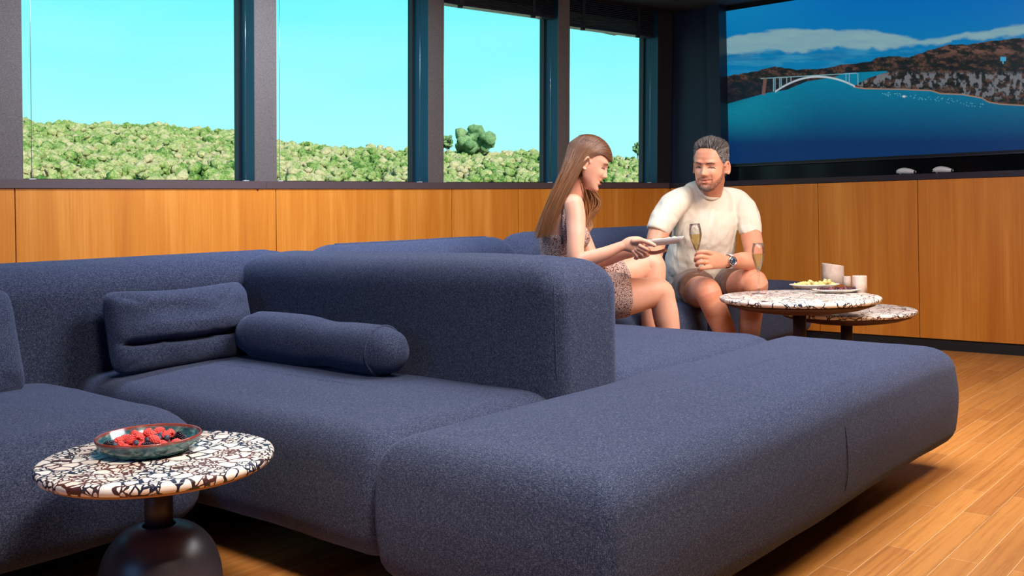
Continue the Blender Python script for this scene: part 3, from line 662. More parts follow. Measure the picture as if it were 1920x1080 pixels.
# bolster
bm = bmesh.new(); A_, B_ = PZ(480, 625, 0.47), PZ(745, 640, 0.47)
A_ = V((1.90, 2.68, 0.474)); B_ = V((1.885, 2.05, 0.470))
nd = []
for i in range(25):
    t = i / 24; c = A_.lerp(B_, t); r_ = 0.075 + 0.004 * math.sin(t * 5) - 0.008 * math.exp(-((t - 0.62) / 0.12) ** 2)
    if i in (0, 24): r_ *= 0.90
    nd.append((c, r_))
tube(bm, nd, n=36, k=1)
bs = mesh_obj('bolster_pillow', bm, FB); tag(bs, label='navy cylindrical bolster pillow lying against the side back of the corner sofa', cat='cushion'); own_origin(bs, A_.lerp(B_, 0.5))
bm = bmesh.new(); ax = (B_ - A_).normalized(); lathe(bm, [(0.0705, -0.0012), (0.073, 0.0), (0.0705, 0.0012)], B_ - ax * 0.012, 48, axis=ax); sm1 = mesh_obj('piping', bm, FB, bs)

# ================================================================== TABLES
def ptable(c, zt, r, thick, stem_r, label, tmat, under, base_prof, dish):
    o = empty('side_table' if r < 0.25 else 'coffee_table', (c[0], c[1], 0), label=label, cat='table')
    bm = bmesh.new(); e_ = thick * 0.3
    lathe(bm, [(0, zt), (r * 0.5, zt), (r - e_, zt), (r - e_ * 0.3, zt - e_ * 0.35), (r, zt - e_), (r - 0.001, zt - thick + e_), (r - e_, zt - thick), (0, zt - thick)], (c[0], c[1], 0), 128)
    mesh_obj('tabletop', bm, tmat, o)
    bm = bmesh.new(); lathe(bm, [(r * 0.955, zt - thick), (r * 0.92, zt - thick - dish * 0.28), (r * 0.78, zt - thick - dish * 0.62), (r * 0.55, zt - thick - dish * 0.90), (stem_r, zt - thick - dish)], (c[0], c[1], 0), 96); mesh_obj('underplate', bm, under, o)
    bm = bmesh.new(); lathe(bm, [(stem_r, zt - thick - dish + 0.005), (stem_r, base_prof[-1][1] - 0.01)], (c[0], c[1], 0), 40); mesh_obj('stem', bm, M['stem'], o)
    bm = bmesh.new(); lathe(bm, [(max(q[0], 0.0) if i_ else 0.0, max(q[1], 0.0)) for i_, q in enumerate(cr(base_prof, 5))], (c[0], c[1], 0), 72); mesh_obj('base', bm, M['stembase'], o)
    return o
T1 = (1.052, 1.825); ZT1 = 0.38
ptable(T1, ZT1, 0.228, 0.020, 0.0275, 'small round terrazzo table in the left foreground, carrying the bowl of berries', M['terrazzo'], M['ochre'],
       [(0.0, 0.0), (0.080, 0.0), (0.104, 0.022), (0.117, 0.065), (0.121, 0.11), (0.117, 0.155), (0.103, 0.195), (0.075, 0.227), (0.045, 0.240), (0.032, 0.241), (0.032, 0.232)], 0.026)
T2 = (4.07, 1.80); ZT2 = 0.458
big_base = [(0.0, 0.0), (0.13, 0.0), (0.165, 0.03), (0.175, 0.07), (0.165, 0.12), (0.13, 0.165), (0.08, 0.19), (0.045, 0.195), (0.040, 0.19)]
ptable(T2, ZT2, 0.338, 0.020, 0.028, 'larger and higher of the two round terrazzo tables by the man, carrying plates and candles', M['terrazzo_far'], M['under'], big_base, 0.048)
T3 = (4.60, 1.80); ZT3 = 0.355
sb = [(a * 0.9, b * 0.8) for a, b in big_base]
ptable(T3, ZT3, 0.315, 0.020, 0.027, 'lower empty round terrazzo table tucked half under the larger one near the cabinet', M['terrazzo_far'], M['under'], sb, 0.044)

# ------------------------------------------------------------------ bowl of berries
BC = V((1.06, 1.87, ZT1)); BR = 0.1035
bw = empty('bowl', BC, label='shallow glazed teal bowl with brown rim full of berries on the near table', cat='bowl')
bm = bmesh.new(); lathe(bm, [(0, 0.0005), (0.074, 0.0005), (0.082, 0.004), (BR - 0.004, 0.018), (BR, 0.030), (BR, 0.034), (BR - 0.0015, 0.0355), (BR - 0.004, 0.034), (BR - 0.007, 0.020), (0.080, 0.008), (0.07, 0.005), (0, 0.005)], BC, 96)
mesh_obj('bowl_body', bm, M['bowl'], bw)
def berry_mesh(kind):
    bm = bmesh.new()
    if kind == 'blueberry':
        g = bmesh.ops.create_icosphere(bm, subdivisions=3, radius=0.0062)
        for q in bm.verts:
            q.co.z *= 0.86
            rr = math.hypot(q.co.x, q.co.y)
            if q.co.z > 0 and rr < 0.0022: q.co.z -= 0.0012
            elif q.co.z > 0 and rr < 0.0031: q.co.z += 0.0004
    else:
        R0, H0, rows = (0.0085, 0.0095, 6) if kind == 'raspberry' else (0.0085, 0.0125, 7)
        for i in range(rows):
            t = i / (rows - 1); z = -H0 * 0.75 + t * H0 * 1.6; rad = R0 * math.sqrt(max(0.02, 1 - (t * 0.98) ** 2.4)) * (0.80 if i == 0 else 1)
            cnt = max(1, int(round(2 * math.pi * rad / 0.0046)))
            for j in range(cnt):
                a = 2 * math.pi * (j + 0.5 * (i % 2)) / cnt; ball(bm, (rad * 0.82 * math.cos(a), rad * 0.82 * math.sin(a), z), 0.0028, 1)
        ball(bm, (0, 0, 0), R0 * 0.75, 2, (1, 1, 1.15))
    me = bpy.data.meshes.new(kind)
    bm.to_mesh(me); bm.free()
    for p in me.polygons: p.use_smooth = True
    me.materials.append(M[kind]); return me
BM = {k_: berry_mesh(k_) for k_ in ('raspberry', 'blackberry', 'blueberry')}
placed = []
def put_berry(kind, a, r, z, s=1.0):
    o = bpy.data.objects.new(kind, BM[kind]); COL.objects.link(o)
    o.location = BC + V((r * math.cos(a), r * math.sin(a), z)); o.scale = (s, s, s)
    o.rotation_euler = (random.uniform(-1.3, 1.3), random.uniform(-1.3, 1.3), random.uniform(0, 6))
    pl = {'raspberry': 'raspberries', 'blackberry': 'blackberries', 'blueberry': 'blueberries'}[kind]
    tag(o, label={'raspberry': 'bright red raspberry heaped in the teal bowl on the near table', 'blackberry': 'black blackberry lying in the teal bowl on the near table', 'blueberry': 'small dark blueberry lying among the berries in the teal bowl'}[kind], cat='berry', group=pl + ' in the teal bowl')
rr_ = random.Random(11)
def scatter(kind, n, rmax, zf, mind):
    c_ = 0; tries = 0
    while c_ < n and tries < 4000:
        tries += 1; a = rr_.uniform(0, 6.283); r_ = rmax * math.sqrt(rr_.random()); x, y = r_ * math.cos(a), r_ * math.sin(a); z = zf(r_)
        if all((x - p[0]) ** 2 + (y - p[1]) ** 2 + (z - p[2]) ** 2 > (mind + p[3]) ** 2 for p in placed):
            placed.append((x, y, z, mind)); put_berry(kind, a, r_, z, rr_.uniform(0.9, 1.1)); c_ += 1
BLK = ['black blackberry by the right rim of the teal bowl', 'black blackberry at the back right of the teal bowl', 'black blackberry by the left rim of the teal bowl', 'black blackberry among the raspberries near the front of the teal bowl']
for (a_d, r_), bl_ in zip(((30, 0.062), (52, 0.052), (200, 0.078), (-75, 0.045)), BLK):
    a = math.radians(a_d - 50); placed.append((r_ * math.cos(a), r_ * math.sin(a), 0.021, 0.0092)); put_berry('blackberry', a, r_, 0.021, 1.05); COL.objects[-1]['label'] = bl_
scatter('raspberry', 20, 0.070, lambda r_: 0.019, 0.0088)
scatter('raspberry', 9, 0.045, lambda r_: 0.032, 0.0088)
scatter('blueberry', 34, 0.086, lambda r_: 0.014, 0.0058)
scatter('blueberry', 8, 0.05, lambda r_: 0.029, 0.0058)

# ------------------------------------------------------------------ things on the far table
def oval_plate(name, c, a, b, h, rz, m=None):
    bm = bmesh.new(); lathe(bm, [(0, 0.0005), (0.55, 0.0005), (0.6, 0.003), (0.92, h * 0.8), (1.0, h), (0.985, h + 0.002), (0.9, h * 0.8 + 0.003), (0.6, 0.006), (0, 0.005)], (0, 0, 0), 72)
    for q in bm.verts: q.co.x *= a; q.co.y *= b
    o = mesh_obj(name, bm, m or M['white']); o.location = c; o.rotation_euler = (0, 0, rz); return o
vy = math.atan2(-CR.x, CR.y)  # angle so that local x runs across the view
xr = math.atan2(CR.y, CR.x)
pc = PZ(1527, 541, ZT2); pl1 = oval_plate('serving_plate', pc, 0.118, 0.075, 0.020, xr); tag(pl1, label='white plate heaped with pale yellow cheese pieces on the higher round table', cat='plate')
pc2 = PZ(1570, 549, ZT2); pl2 = oval_plate('serving_plate', pc2, 0.112, 0.06, 0.016, xr); tag(pl2, label='white oval plate with dark berries, in front on the higher round table', cat='plate')
def chunk_mesh(nm, m, s, seed):
    bm = bmesh.new(); bmesh.ops.create_icosphere(bm, subdivisions=2, radius=s)
    for q in bm.verts: q.co *= 1 + 0.45 * noise.noise(q.co * (1.2 / s) + V((seed, 0, 0)))
    me = bpy.data.meshes.new(nm); bm.to_mesh(me); bm.free(); me.materials.append(m); 
    for p in me.polygons: p.use_smooth = True
    return me
cms = [chunk_mesh('cheese_piece', M['cheese'], 0.013, q) for q in range(3)]
for i in range(44):
    t = rr_.uniform(-1, 1); s = rr_.uniform(-1, 1); hz = 0.016 + max(0, (1 - t * t) * (1 - s * s)) * 0.016 * rr_.random()
    if t > 0.2 and i % 3 == 0: hz += 0.016 * (1 - abs(t - 0.55) * 2)
    o = bpy.data.objects.new('cheese_piece', cms[i % 3]); COL.objects.link(o); sc_ = rr_.uniform(0.6, 1.0); o.scale = (sc_, sc_, sc_ * 0.9)
    o.location = pc + CR.normalized() * (0.095 * t) + V((-CR.y, CR.x, 0)).normalized() * (0.045 * s * math.sqrt(1 - t * t * 0.8)) ; o.location.z = ZT2 + hz; o.rotation_euler = (i, i * 2, i * 3)
    tag(o, label='pale yellow piece of cheese heaped on the white plate by the candles', cat='food', group='cheese pieces on the plate')
gm = [chunk_mesh('grape', mat('dark_purple_grape', (0.055, 0.012, 0.02), 0.25), 0.0070, 30), chunk_mesh('grape', mat('plum_grape', (0.16, 0.03, 0.035), 0.3), 0.0070, 31)]
for i in range(34):
    t = -0.92 + 1.84 * (i % 17) / 16; s = rr_.uniform(-0.8, 0.8)
    o = bpy.data.objects.new('dark_berry', gm[(i * 7 // 3) % 2]); COL.objects.link(o)
    o.location = pc2 + CR.normalized() * (0.088 * t) + V((-CR.y, CR.x, 0)).normalized() * (0.035 * s * math.sqrt(1 - t * t * 0.8)); o.location.z = ZT2 + 0.016 + 0.004 * rr_.random(); o.rotation_euler = (i, i * 2, 0)
    tag(o, label='small dark purple berry on the front oval plate of the higher round table', cat='berry', group='dark berries on the oval plate')
def candle(px_, py_, r_, hl, hr, label):
    c = PZ(px_, py_, ZT2); o = empty('pillar_candle', c, label=label, cat='candle'); bm = bmesh.new(); n = 40; d = CR.normalized()
    rings = []
    for q, zf in ((1.0, 0), (1.0, 0.5), (1.0, 0.93), (0.985, 0.985), (0.95, 1.0), (0.8, 0.985), (0.4, 0.95), (0.001, 0.95)):
        row = []
        for i in range(n):
            a = 2 * math.pi * i / n; off = V((math.cos(a), math.sin(a), 0)) * r_ * q; s = off.dot(d) / r_
            hh = hl + (hr - hl) * (0.5 + 0.5 * s) ** 1.3
            row.append(bm.verts.new(c + off + V((0, 0, zf * hh))))
        rings.append(row)
    for a, b in zip(rings, rings[1:]):
        for i in range(n): bm.faces.new((a[i], a[(i + 1) % n], b[(i + 1) % n], b[i]))
    bm.faces.new(rings[0][::-1]); mesh_obj('wax', bm, M['wax'], o)
    bm = bmesh.new(); tube(bm, [(c + V((0, 0, min(hl, hr) * 0.9)), 0.0012), (c + V((0.001, 0, max(hl, hr) * 0.99)), 0.001)], n=6, k=2); mesh_obj('wick', bm, M['wick'], o)
candle(1562, 532, 0.053, 0.104, 0.088, 'tallest and widest ivory pillar candle on the higher round table, its top slanting')
candle(1612, 548, 0.032, 0.074, 0.074, 'medium flat-topped ivory candle at the right of the candles on the higher round table')
candle(1588, 536, 0.019, 0.046, 0.046, 'smallest short ivory candle between the two bigger ones')
def flute(base, top, label, fill=0.62, hgt=0.228):
    ax = (top - base).normalized(); o = empty('champagne_glass', base, label=label, cat='glass')
    bm = bmesh.new(); s = hgt / 0.228
    lathe(bm, [(0, 0.0012), (0.031 * s, 0.0), (0.0315 * s, 0.0012), (0.012 * s, 0.003), (0.0045, 0.008), (0.0035, 0.02)], base, 48, axis=ax); mesh_obj('foot', bm, M['crystal'], o)
    bm = bmesh.new(); lathe(bm, [(0.0035, 0.02), (0.0031, 0.06), (0.0036, 0.095 * s), (0.006, 0.104 * s)], base, 20, axis=ax); mesh_obj('stem', bm, M['crystal'], o)
    prof = [(0.004, 0.100), (0.009, 0.108), (0.0185, 0.138), (0.0255, 0.160), (0.0285, 0.178), (0.0275, 0.200), (0.0235, 0.228)]
    pr = [(a * s, b * s) for a, b in prof]; inn = [(a - 0.0009, b) for a, b in pr[::-1]][:-1]
    bm = bmesh.new(); lathe(bm, pr + inn + [(0.0, 0.106 * s)], base, 56, axis=ax); mesh_obj('bowl', bm, M['crystal'], o)
    top_z = 0.100 + 0.128 * fill; wp = [(0, 0.1065)] + [(a - 0.0014, b + 0.0005) for a, b in prof[1:] if b < top_z]
    ra = np.interp(top_z, [b for a, b in prof], [a for a, b in prof]) - 0.0014
    wp += [(ra, top_z), (0, top_z)]; bm = bmesh.new(); lathe(bm, [(a * s, b * s) for a, b in wp], base, 48, axis=ax); mesh_obj('wine', bm, M['wine'], o)
    return o
gb = PZ(1423, 551, ZT2); flute(gb, gb + V((0, 0, 1)), 'champagne glass with pale wine standing on the round table at the man\'s knee')
gb2 = P(1310, 513, 4.50); gt2 = P(1303, 427, 4.50); flute(gb2, gt2, 'champagne glass with pale wine held by the man')

# white devices on the cabinet top
def device(py_y, label):
    c = V((XT + 0.045, py_y, 1.018)); bm = bmesh.new()
    tube(bm, [(c + V((0, 0.055, 0.013)), 0.006), (c + V((0, 0.048, 0.018)), 0.014), (c + V((0, 0.02, 0.022)), 0.0185), (c + V((0, -0.015, 0.018)), 0.0165), (c + V((0, -0.045, 0.013)), 0.010)], n=20, k=4)
    tube(bm, [(c + V((0, 0.042, 0.012)), 0.008), (c + V((0, 0.036, 0.004)), 0.004)], n=12, k=3)
    o = mesh_obj('handheld_device', bm, M['device']); tag(o, label=label, cat='device'); own_origin(o, c)
    bm = bmesh.new(); p = c + V((-0.004, -0.052, 0.013)); lathe(bm, [(0, 0), (0.008, 0), (0.0085, 0.006), (0.005, 0.012), (0, 0.012)], p, 20, axis=(0, 1, 0)); mesh_obj('end_cap', bm, M['black'], o)
    return o
device(PX(1700, 322, XT + 0.045).y, 'white rounded handheld device on the dark ledge, the one nearer the man')
device(PX(1769, 317, XT + 0.045).y, 'white rounded handheld device on the dark ledge, the one further right')

# ================================================================== PEOPLE
HEADTAB = [ # z, half width, front, back
    (0.0, 0.035, 0.27, -0.14), (0.02, 0.10, 0.315, -0.05), (0.06, 0.150, 0.335, 0.06), (0.10, 0.178, 0.335, 0.03), (0.16, 0.212, 0.335, -0.05), (0.22, 0.238, 0.342, -0.16),
    (0.30, 0.262, 0.348, -0.26), (0.40, 0.288, 0.352, -0.35), (0.50, 0.304, 0.352, -0.41), (0.60, 0.312, 0.372, -0.44), (0.70, 0.315, 0.368, -0.445),
    (0.80, 0.300, 0.335, -0.42), (0.88, 0.262, 0.265, -0.355), (0.94, 0.205, 0.175, -0.27), (0.98, 0.125, 0.08, -0.17), (1.0, 0.02, -0.03, -0.07)]
def G(x, s): return math.exp(-(x / s) ** 2)
def head_pt(ang, z, off=0.0, male=False, feat=True):
    zs = [r_[0] for r_ in HEADTAB]
    wd = float(np.interp(z, zs, [r_[1] for r_ in HEADTAB])); fr = float(np.interp(z, zs, [r_[2] for r_ in HEADTAB])); bk = float(np.interp(z, zs, [r_[3] for r_ in HEADTAB]))
    if male and z < 0.42: wd *= 1.0 + 0.10 * math.sin(math.pi * min(1, z / 0.42))
    s, c = math.sin(ang), math.cos(ang)
    x = wd * math.copysign(abs(s) ** 0.88, s); mid = (fr + bk) / 2; y = mid + (fr - bk) / 2 * math.copysign(abs(c) ** 0.88, c)
    d = 0.0
    if feat and c > 0:
        nr = max(0, min(1, (0.57 - z) / 0.19)); nb = float(sm(0.288, 0.362, z))
        d += (0.010 + (0.098 if male else 0.074) * nr ** 1.35) * nb * G(x, 0.034 + 0.026 * nr) * (1 if z < 0.60 else 0)
        d += 0.022 * G(abs(x) - 0.058, 0.026) * G(z - 0.352, 0.03)
        d += 0.024 * G(z - 0.605, 0.035) * G(abs(x) - 0.12, 0.10) * (1.3 if male else 0.6)
        d -= 0.045 * G(abs(x) - 0.130, 0.062) * G(z - 0.505, 0.05)
        d += 0.026 * G(abs(x) - 0.130, 0.040) * G(z - 0.500, 0.028)
        d += 0.026 * G(abs(x) - 0.175, 0.07) * G(z - 0.375, 0.065)
        d += 0.026 * G(x, 0.085) * G(z - 0.262, 0.02) + 0.028 * G(x, 0.075) * G(z - 0.198, 0.02)
        zm = 0.228 + 0.9 * x * x
        d -= 0.028 * G(z - zm, 0.011) * G(x, 0.12)
        d -= 0.016 * G(x, 0.08) * G(z - 0.15, 0.02); d += 0.022 * G(x, 0.075) * G(z - 0.085, 0.05)
        d -= 0.012 * G(abs(x) - 0.135, 0.02) * G(z - 0.28, 0.06)
    p = V((x, y + d, z)); c0 = V((0, 0, 0.55)); nrm = (V((x * 1.0, (y - mid), (z - 0.55) * (0.35 if z < 0.6 else 0.9)))).normalized()
    return p + nrm * off
class Head:
    def __init__(s, origin, fwd, up, H, male): 
        f = V(fwd).normalized(); r_ = f.cross(V(up)).normalized(); u_ = r_.cross(f)
        s.R = Matrix((r_, f, u_)).transposed(); s.o = V(origin); s.H = H; s.male = male
    def w(s, p): return s.o + s.R @ (V(p) * s.H)
    def at(s, ang, z, off=0.0): return s.w(head_pt(ang, z, off, s.male))
    def ax(s, x, z, off=0.0):
        """surface point on the front at lateral x"""
        lo, hi = -1.5, 1.5
        for _ in range(24):
            m_ = (lo + hi) / 2
            if head_pt(m_, z, 0, s.male, False).x < x: lo = m_
            else: hi = m_
        return s.w(head_pt(lo, z, off, s.male))
    def mesh(s, bm):
        n, rows = 112, []; zs = list(np.linspace(0, 1, 92))
        for z in zs: rows.append([bm.verts.new(s.at(2 * math.pi * i / n, z)) for i in range(n)])
        for a, b in zip(rows, rows[1:]):
            for i in range(n): bm.faces.new((a[i], a[(i + 1) % n], b[(i + 1) % n], b[i]))
        bm.faces.new(rows[0][::-1]); bm.faces.new(rows[-1])
        for sd in (1, -1):   # ears
            pts = []
            for i in range(17):
                a = math.radians(-70 + 270 * i / 16); pts.append((s.w((sd * (0.325 + 0.05 * max(0, math.sin(a * 0.5 + 0.6))), -0.035 - 0.052 * math.sin(a) * 1.0 + 0.02, 0.46 + 0.115 * math.cos(a + math.pi / 2 - 1.57) )), 0.0135 * s.H / 0.23 * 0.42))
            tube(bm, pts, n=10, k=2)
            Rr = s.R; ball(bm, s.w((sd * 0.318, -0.035, 0.455)), 0.10 * s.H, 2, (0.28, 0.62, 1.0), Rr)
            ball(bm, s.w((sd * 0.315, -0.005, 0.365)), 0.032 * s.H, 2, (0.5, 0.8, 1.0), Rr)
    def patch(s, fn, off, n=90, m=90, amax=math.pi):
        """shell over the region where fn(ang,z)>0; fn gives the thickness factor"""
        vs, fs, keep = [], [], {}
        for i in range(n + 1):
            for j in range(m + 1):
                a = -amax + 2 * amax * i / n; z = j / m * 0.999; t = fn(a, z)
                keep[(i, j)] = t > 0; vs.append(s.at(a, z, off * max(t, 0) + (0.004 if t > 0 else -0.01)))
        for i in range(n):
            for j in range(m):
                if keep[(i, j)] or keep[(i + 1, j)] or keep[(i, j + 1)] or keep[(i + 1, j + 1)]: fs.append((i * (m + 1) + j, (i + 1) * (m + 1) + j, (i + 1) * (m + 1) + j + 1, i * (m + 1) + j + 1))
        return vs, fs
def face_parts(h, who, lipm, browm, gaze=-0.004, open_=0.6, smile=0.030, lw=1.0):
    H = h.H
    for sd in (1, -1):
        bm = bmesh.new(); ball(bm, h.ax(sd * 0.130, 0.498, -0.030), 0.058 * H, 3, (1.0, 0.75, 0.40 * open_ + 0.10), h.R); e = mesh_obj('eye', bm, M['eye'], who)
        bm = bmesh.new(); ball(bm, h.ax(sd * 0.130 + gaze, 0.494, 0.006), 0.026 * H, 2, (1, 0.4, 0.55 * open_ + 0.25), h.R); mesh_obj('iris', bm, M['iris'], e)
        bm = bmesh.new(); tube(bm, [(h.ax(sd * (0.130 + q * 0.064), 0.512 - 0.020 * q * q * 1.2 + 0.012 * (open_ - 0.4), 0.008), r_ * H) for q, r_ in ((-1, 0.003), (-0.5, 0.0065), (0, 0.0075), (0.5, 0.0075), (1.15, 0.004))], n=8, k=3); mesh_obj('eyelashes', bm, browm, e)
        bm = bmesh.new(); tube(bm, [(h.ax(sd * x_, z_, 0.002), r_ * H * (1.15 if h.male else 0.8), r_ * H * 0.45) for x_, z_, r_ in ((0.050, 0.572, 0.006), (0.09, 0.585, 0.011), (0.15, 0.592, 0.009), (0.205, 0.572, 0.003))], n=10, k=4, lat=h.R @ V((0, 0, 1))); mesh_obj('eyebrow', bm, browm, who)
    def arc(z0, xs, off, curve): return [h.ax(x_, z0 + curve * (x_ / 0.11) ** 2, off) for x_ in xs]
    xs = (-0.112, -0.08, -0.04, 0, 0.04, 0.08, 0.112)
    bm = bmesh.new(); tube(bm, [(p, r_ * H * lw) for p, r_ in zip(arc(0.254, xs, 0.0, smile), (0.003, 0.008, 0.011, 0.010, 0.011, 0.008, 0.003))], n=10, k=3)
    tube(bm, [(p, r_ * H * lw) for p, r_ in zip(arc(0.192, xs, -0.002, smile * 1.9), (0.003, 0.009, 0.014, 0.016, 0.014, 0.009, 0.003))], n=10, k=3); mesh_obj('lips', bm, lipm, who)
    xt = (-0.078, -0.052, -0.026, 0, 0.026, 0.052, 0.078); tp = [h.ax(x_, 0.226 + smile * 1.4 * (x_ / 0.11) ** 2, o_) for x_, o_ in zip(xt, (-0.012, -0.004, 0.003, 0.006, 0.003, -0.004, -0.012))]
    bm = bmesh.new(); tube(bm, [(p, (0.019 if h.male else 0.014) * H * q, 0.008 * H) for p, q in zip(tp, (0.5, 0.9, 1, 1, 1, 0.9, 0.5))], n=10, k=3, lat=h.R @ V((0, 0, 1))); mesh_obj('teeth', bm, M['teeth'], who)

# ---- the man -----------------------------------------------------
mh = Head(P(1333, 356, 4.735), -CV * math.cos(math.radians(33)) - CR * math.sin(math.radians(33)) - CU * 0.16, CU + CR * 0.06, 0.236, True)
man = empty('person', P(1320, 560, 4.9), label='seated man in a cream t-shirt and taupe shorts holding a champagne glass', cat='person'); man.location.z = 0.40
Q = P
def hand_fingers(bm, fingers, r=0.0078):
    for f in fingers: tube(bm, [(p, r * s) for p, s in zip(f, (1.12, 1.05, 0.98, 0.86))], n=12, k=4)
bm = bmesh.new(); mh.mesh(bm)
latm = (Q(1402, 375, 4.90) - Q(1250, 370, 4.74)).normalized()
tube(bm, [(Q(1338, 335, 4.79), 0.054), (Q(1334, 355, 4.825), 0.055), (Q(1331, 372, 4.88), 0.054), (Q(1330, 390, 4.94), 0.055)], n=44)
tube(bm, [(Q(1331, 385, 4.92), 0.13, 0.06), (Q(1325, 430, 4.92), 0.15, 0.09), (Q(1315, 480, 4.98), 0.155, 0.11), (Q(1312, 530, 5.08), 0.165, 0.12)], n=44, lat=latm)
tube(bm, [(Q(1264, 386, 4.78), 0.050), (Q(1247, 410, 4.74), 0.050), (Q(1234, 440, 4.70), 0.050), (Q(1228, 466, 4.66), 0.044), (Q(1222, 492, 4.56), 0.040), (Q(1214, 516, 4.46), 0.030)], n=44)
tube(bm, [(Q(1214, 516, 4.46), 0.028, 0.02), (Q(1208, 530, 4.42), 0.038, 0.018), (Q(1204, 541, 4.40), 0.036, 0.014)], n=44, lat=CR)
for i in range(4):
    b_ = Q(1198 + i * 5, 541 + i * 1.0, 4.40 - 0.004 * i); tube(bm, [(b_, 0.0095), (b_ + V((-0.012, -0.012, -0.016)), 0.009), (b_ + V((-0.02, -0.02, -0.036)), 0.0078)], n=10)
tube(bm, [(Q(1222, 524, 4.42), 0.012), (Q(1226, 534, 4.40), 0.0105), (Q(1226, 542, 4.39), 0.009)], n=10)
tube(bm, [(Q(1390, 386, 4.90), 0.050), (Q(1403, 410, 4.88), 0.050), (Q(1409, 445, 4.84), 0.0505), (Q(1414, 475, 4.76), 0.046), (Q(1410, 489, 4.70), 0.044), (Q(1392, 489, 4.64), 0.0405), (Q(1372, 490, 4.58), 0.031), (Q(1358, 490, 4.55), 0.027, 0.027)], n=44)
tube(bm, [(Q(1358, 490, 4.55), 0.031, 0.022), (Q(1347, 489, 4.53), 0.038, 0.022), (Q(1333, 488, 4.51), 0.041, 0.019), (Q(1325, 488, 4.50), 0.038, 0.014)], n=44, lat=CU)
fr_ = [((1334, 476), (1322, 472), (1310, 474), (1305, 479)), ((1332, 484), (1317, 481), (1306, 484), (1304, 489)), ((1331, 492), (1317, 491), (1308, 494), (1307, 498)), ((1333, 500), (1321, 502), (1314, 504), (1313, 507))]
hand_fingers(bm, [[Q(*f[0], 4.505), Q(*f[1], 4.478), Q(*f[2], 4.482), Q(*f[3], 4.505)] for f in fr_], 0.0098)
tube(bm, [(Q(1345, 478, 4.55), 0.013), (Q(1330, 474, 4.545), 0.012), (Q(1316, 476, 4.53), 0.011), (Q(1309, 484, 4.52), 0.009)], n=12)
# legs
tube(bm, [(Q(1296, 530, 5.08), 0.092), (Q(1302, 545, 4.85), 0.083), (Q(1316, 546, 4.70), 0.070), (Q(1326, 547, 4.60), 0.063), (Q(1335, 568, 4.585), 0.057), (Q(1346, 592, 4.60), 0.056), (Q(1360, 625, 4.60), 0.050), (Q(1377, 670, 4.58), 0.038), (Q(1388, 712, 4.57), 0.033)], n=44)
tube(bm, [(Q(1352, 530, 5.08), 0.092), (Q(1380, 538, 4.88), 0.084), (Q(1403, 532, 4.72), 0.074), (Q(1414, 534, 4.67), 0.066), (Q(1412, 560, 4.73), 0.054), (Q(1408, 590, 4.80), 0.054), (Q(1405, 625, 4.82), 0.050), (Q(1402, 665, 4.86), 0.038), (Q(1400, 695, 4.87), 0.033)], n=44)
mb = mesh_obj('body', bm, M['skin_m'], man); remesh(mb, 0.0024, 4, 0.45)
# shoes (out of the photo's sight behind the chaise)
for a_px in ((1388, 712, 4.57), (1400, 695, 4.87)):
    p = Q(*a_px); p.z = 0.045; dr = (-CV * 0.9 + CR * 0.2); dr.z = 0; dr.normalize(); bm = bmesh.new()
    tube(bm, [(p - dr * 0.03, 0.038, 0.040), (p + dr * 0.06, 0.040, 0.036), (p + dr * 0.14, 0.047, 0.030), (p + dr * 0.20, 0.036, 0.024)], n=44, lat=dr.cross(Z))
    for q in bm.verts: q.co.z = max(q.co.z, 0.003)
    mesh_obj('shoe', bm, M['shorts'], man)
# shirt
bm = bmesh.new()
tube(bm, [(Q(1331, 347, 4.95), 0.066, 0.045), (Q(1330, 360, 4.93), 0.112, 0.064), (Q(1328, 375, 4.895), 0.150, 0.092), (Q(1326, 395, 4.90), 0.168, 0.104), (Q(1323, 425, 4.90), 0.170, 0.118), (Q(1319, 455, 4.93), 0.168, 0.124), (Q(1313, 482, 4.97), 0.178, 0.132), (Q(1312, 503, 5.02), 0.180, 0.140), (Q(1312, 520, 5.06), 0.165, 0.125)], n=52, lat=latm)
tube(bm, [(Q(1303, 366, 4.88), 0.046), (Q(1283, 371, 4.83), 0.055), (Q(1265, 383, 4.79), 0.064), (Q(1250, 402, 4.75), 0.064), (Q(1237, 424, 4.71), 0.0585), (Q(1232, 435, 4.70), 0.056)], n=44, flat_end=True)
tube(bm, [(Q(1358, 368, 4.92), 0.046), (Q(1376, 374, 4.92), 0.056), (Q(1391, 388, 4.91), 0.064), (Q(1401, 406, 4.89), 0.062), (Q(1406, 428, 4.86), 0.0565), (Q(1407, 439, 4.855), 0.055)], n=44, flat_end=True)
shirt = mesh_obj('t_shirt', bm, M['shirt'], man); remesh(shirt, 0.005, 14, 0.55)
tx = bpy.data.textures.new('folds', 'CLOUDS'); tx.noise_scale = 0.06; tx.noise_depth = 1
dm_ = shirt.modifiers.new('folds', 'DISPLACE'); dm_.texture = tx; dm_.strength = 0.010; dm_.mid_level = 0.35
bm = bmesh.new(); cpts = []
for i in range(29):
    a = 2 * math.pi * i / 28; cpts.append((Q(1330, 351, 4.850) + latm * 0.067 * math.cos(a) + (-CV * 0.064 - CU * 0.058) * math.sin(a), 0.0075))
tube(bm, cpts, n=10, k=1); mesh_obj('shirt_collar', bm, M['shirt'], man)
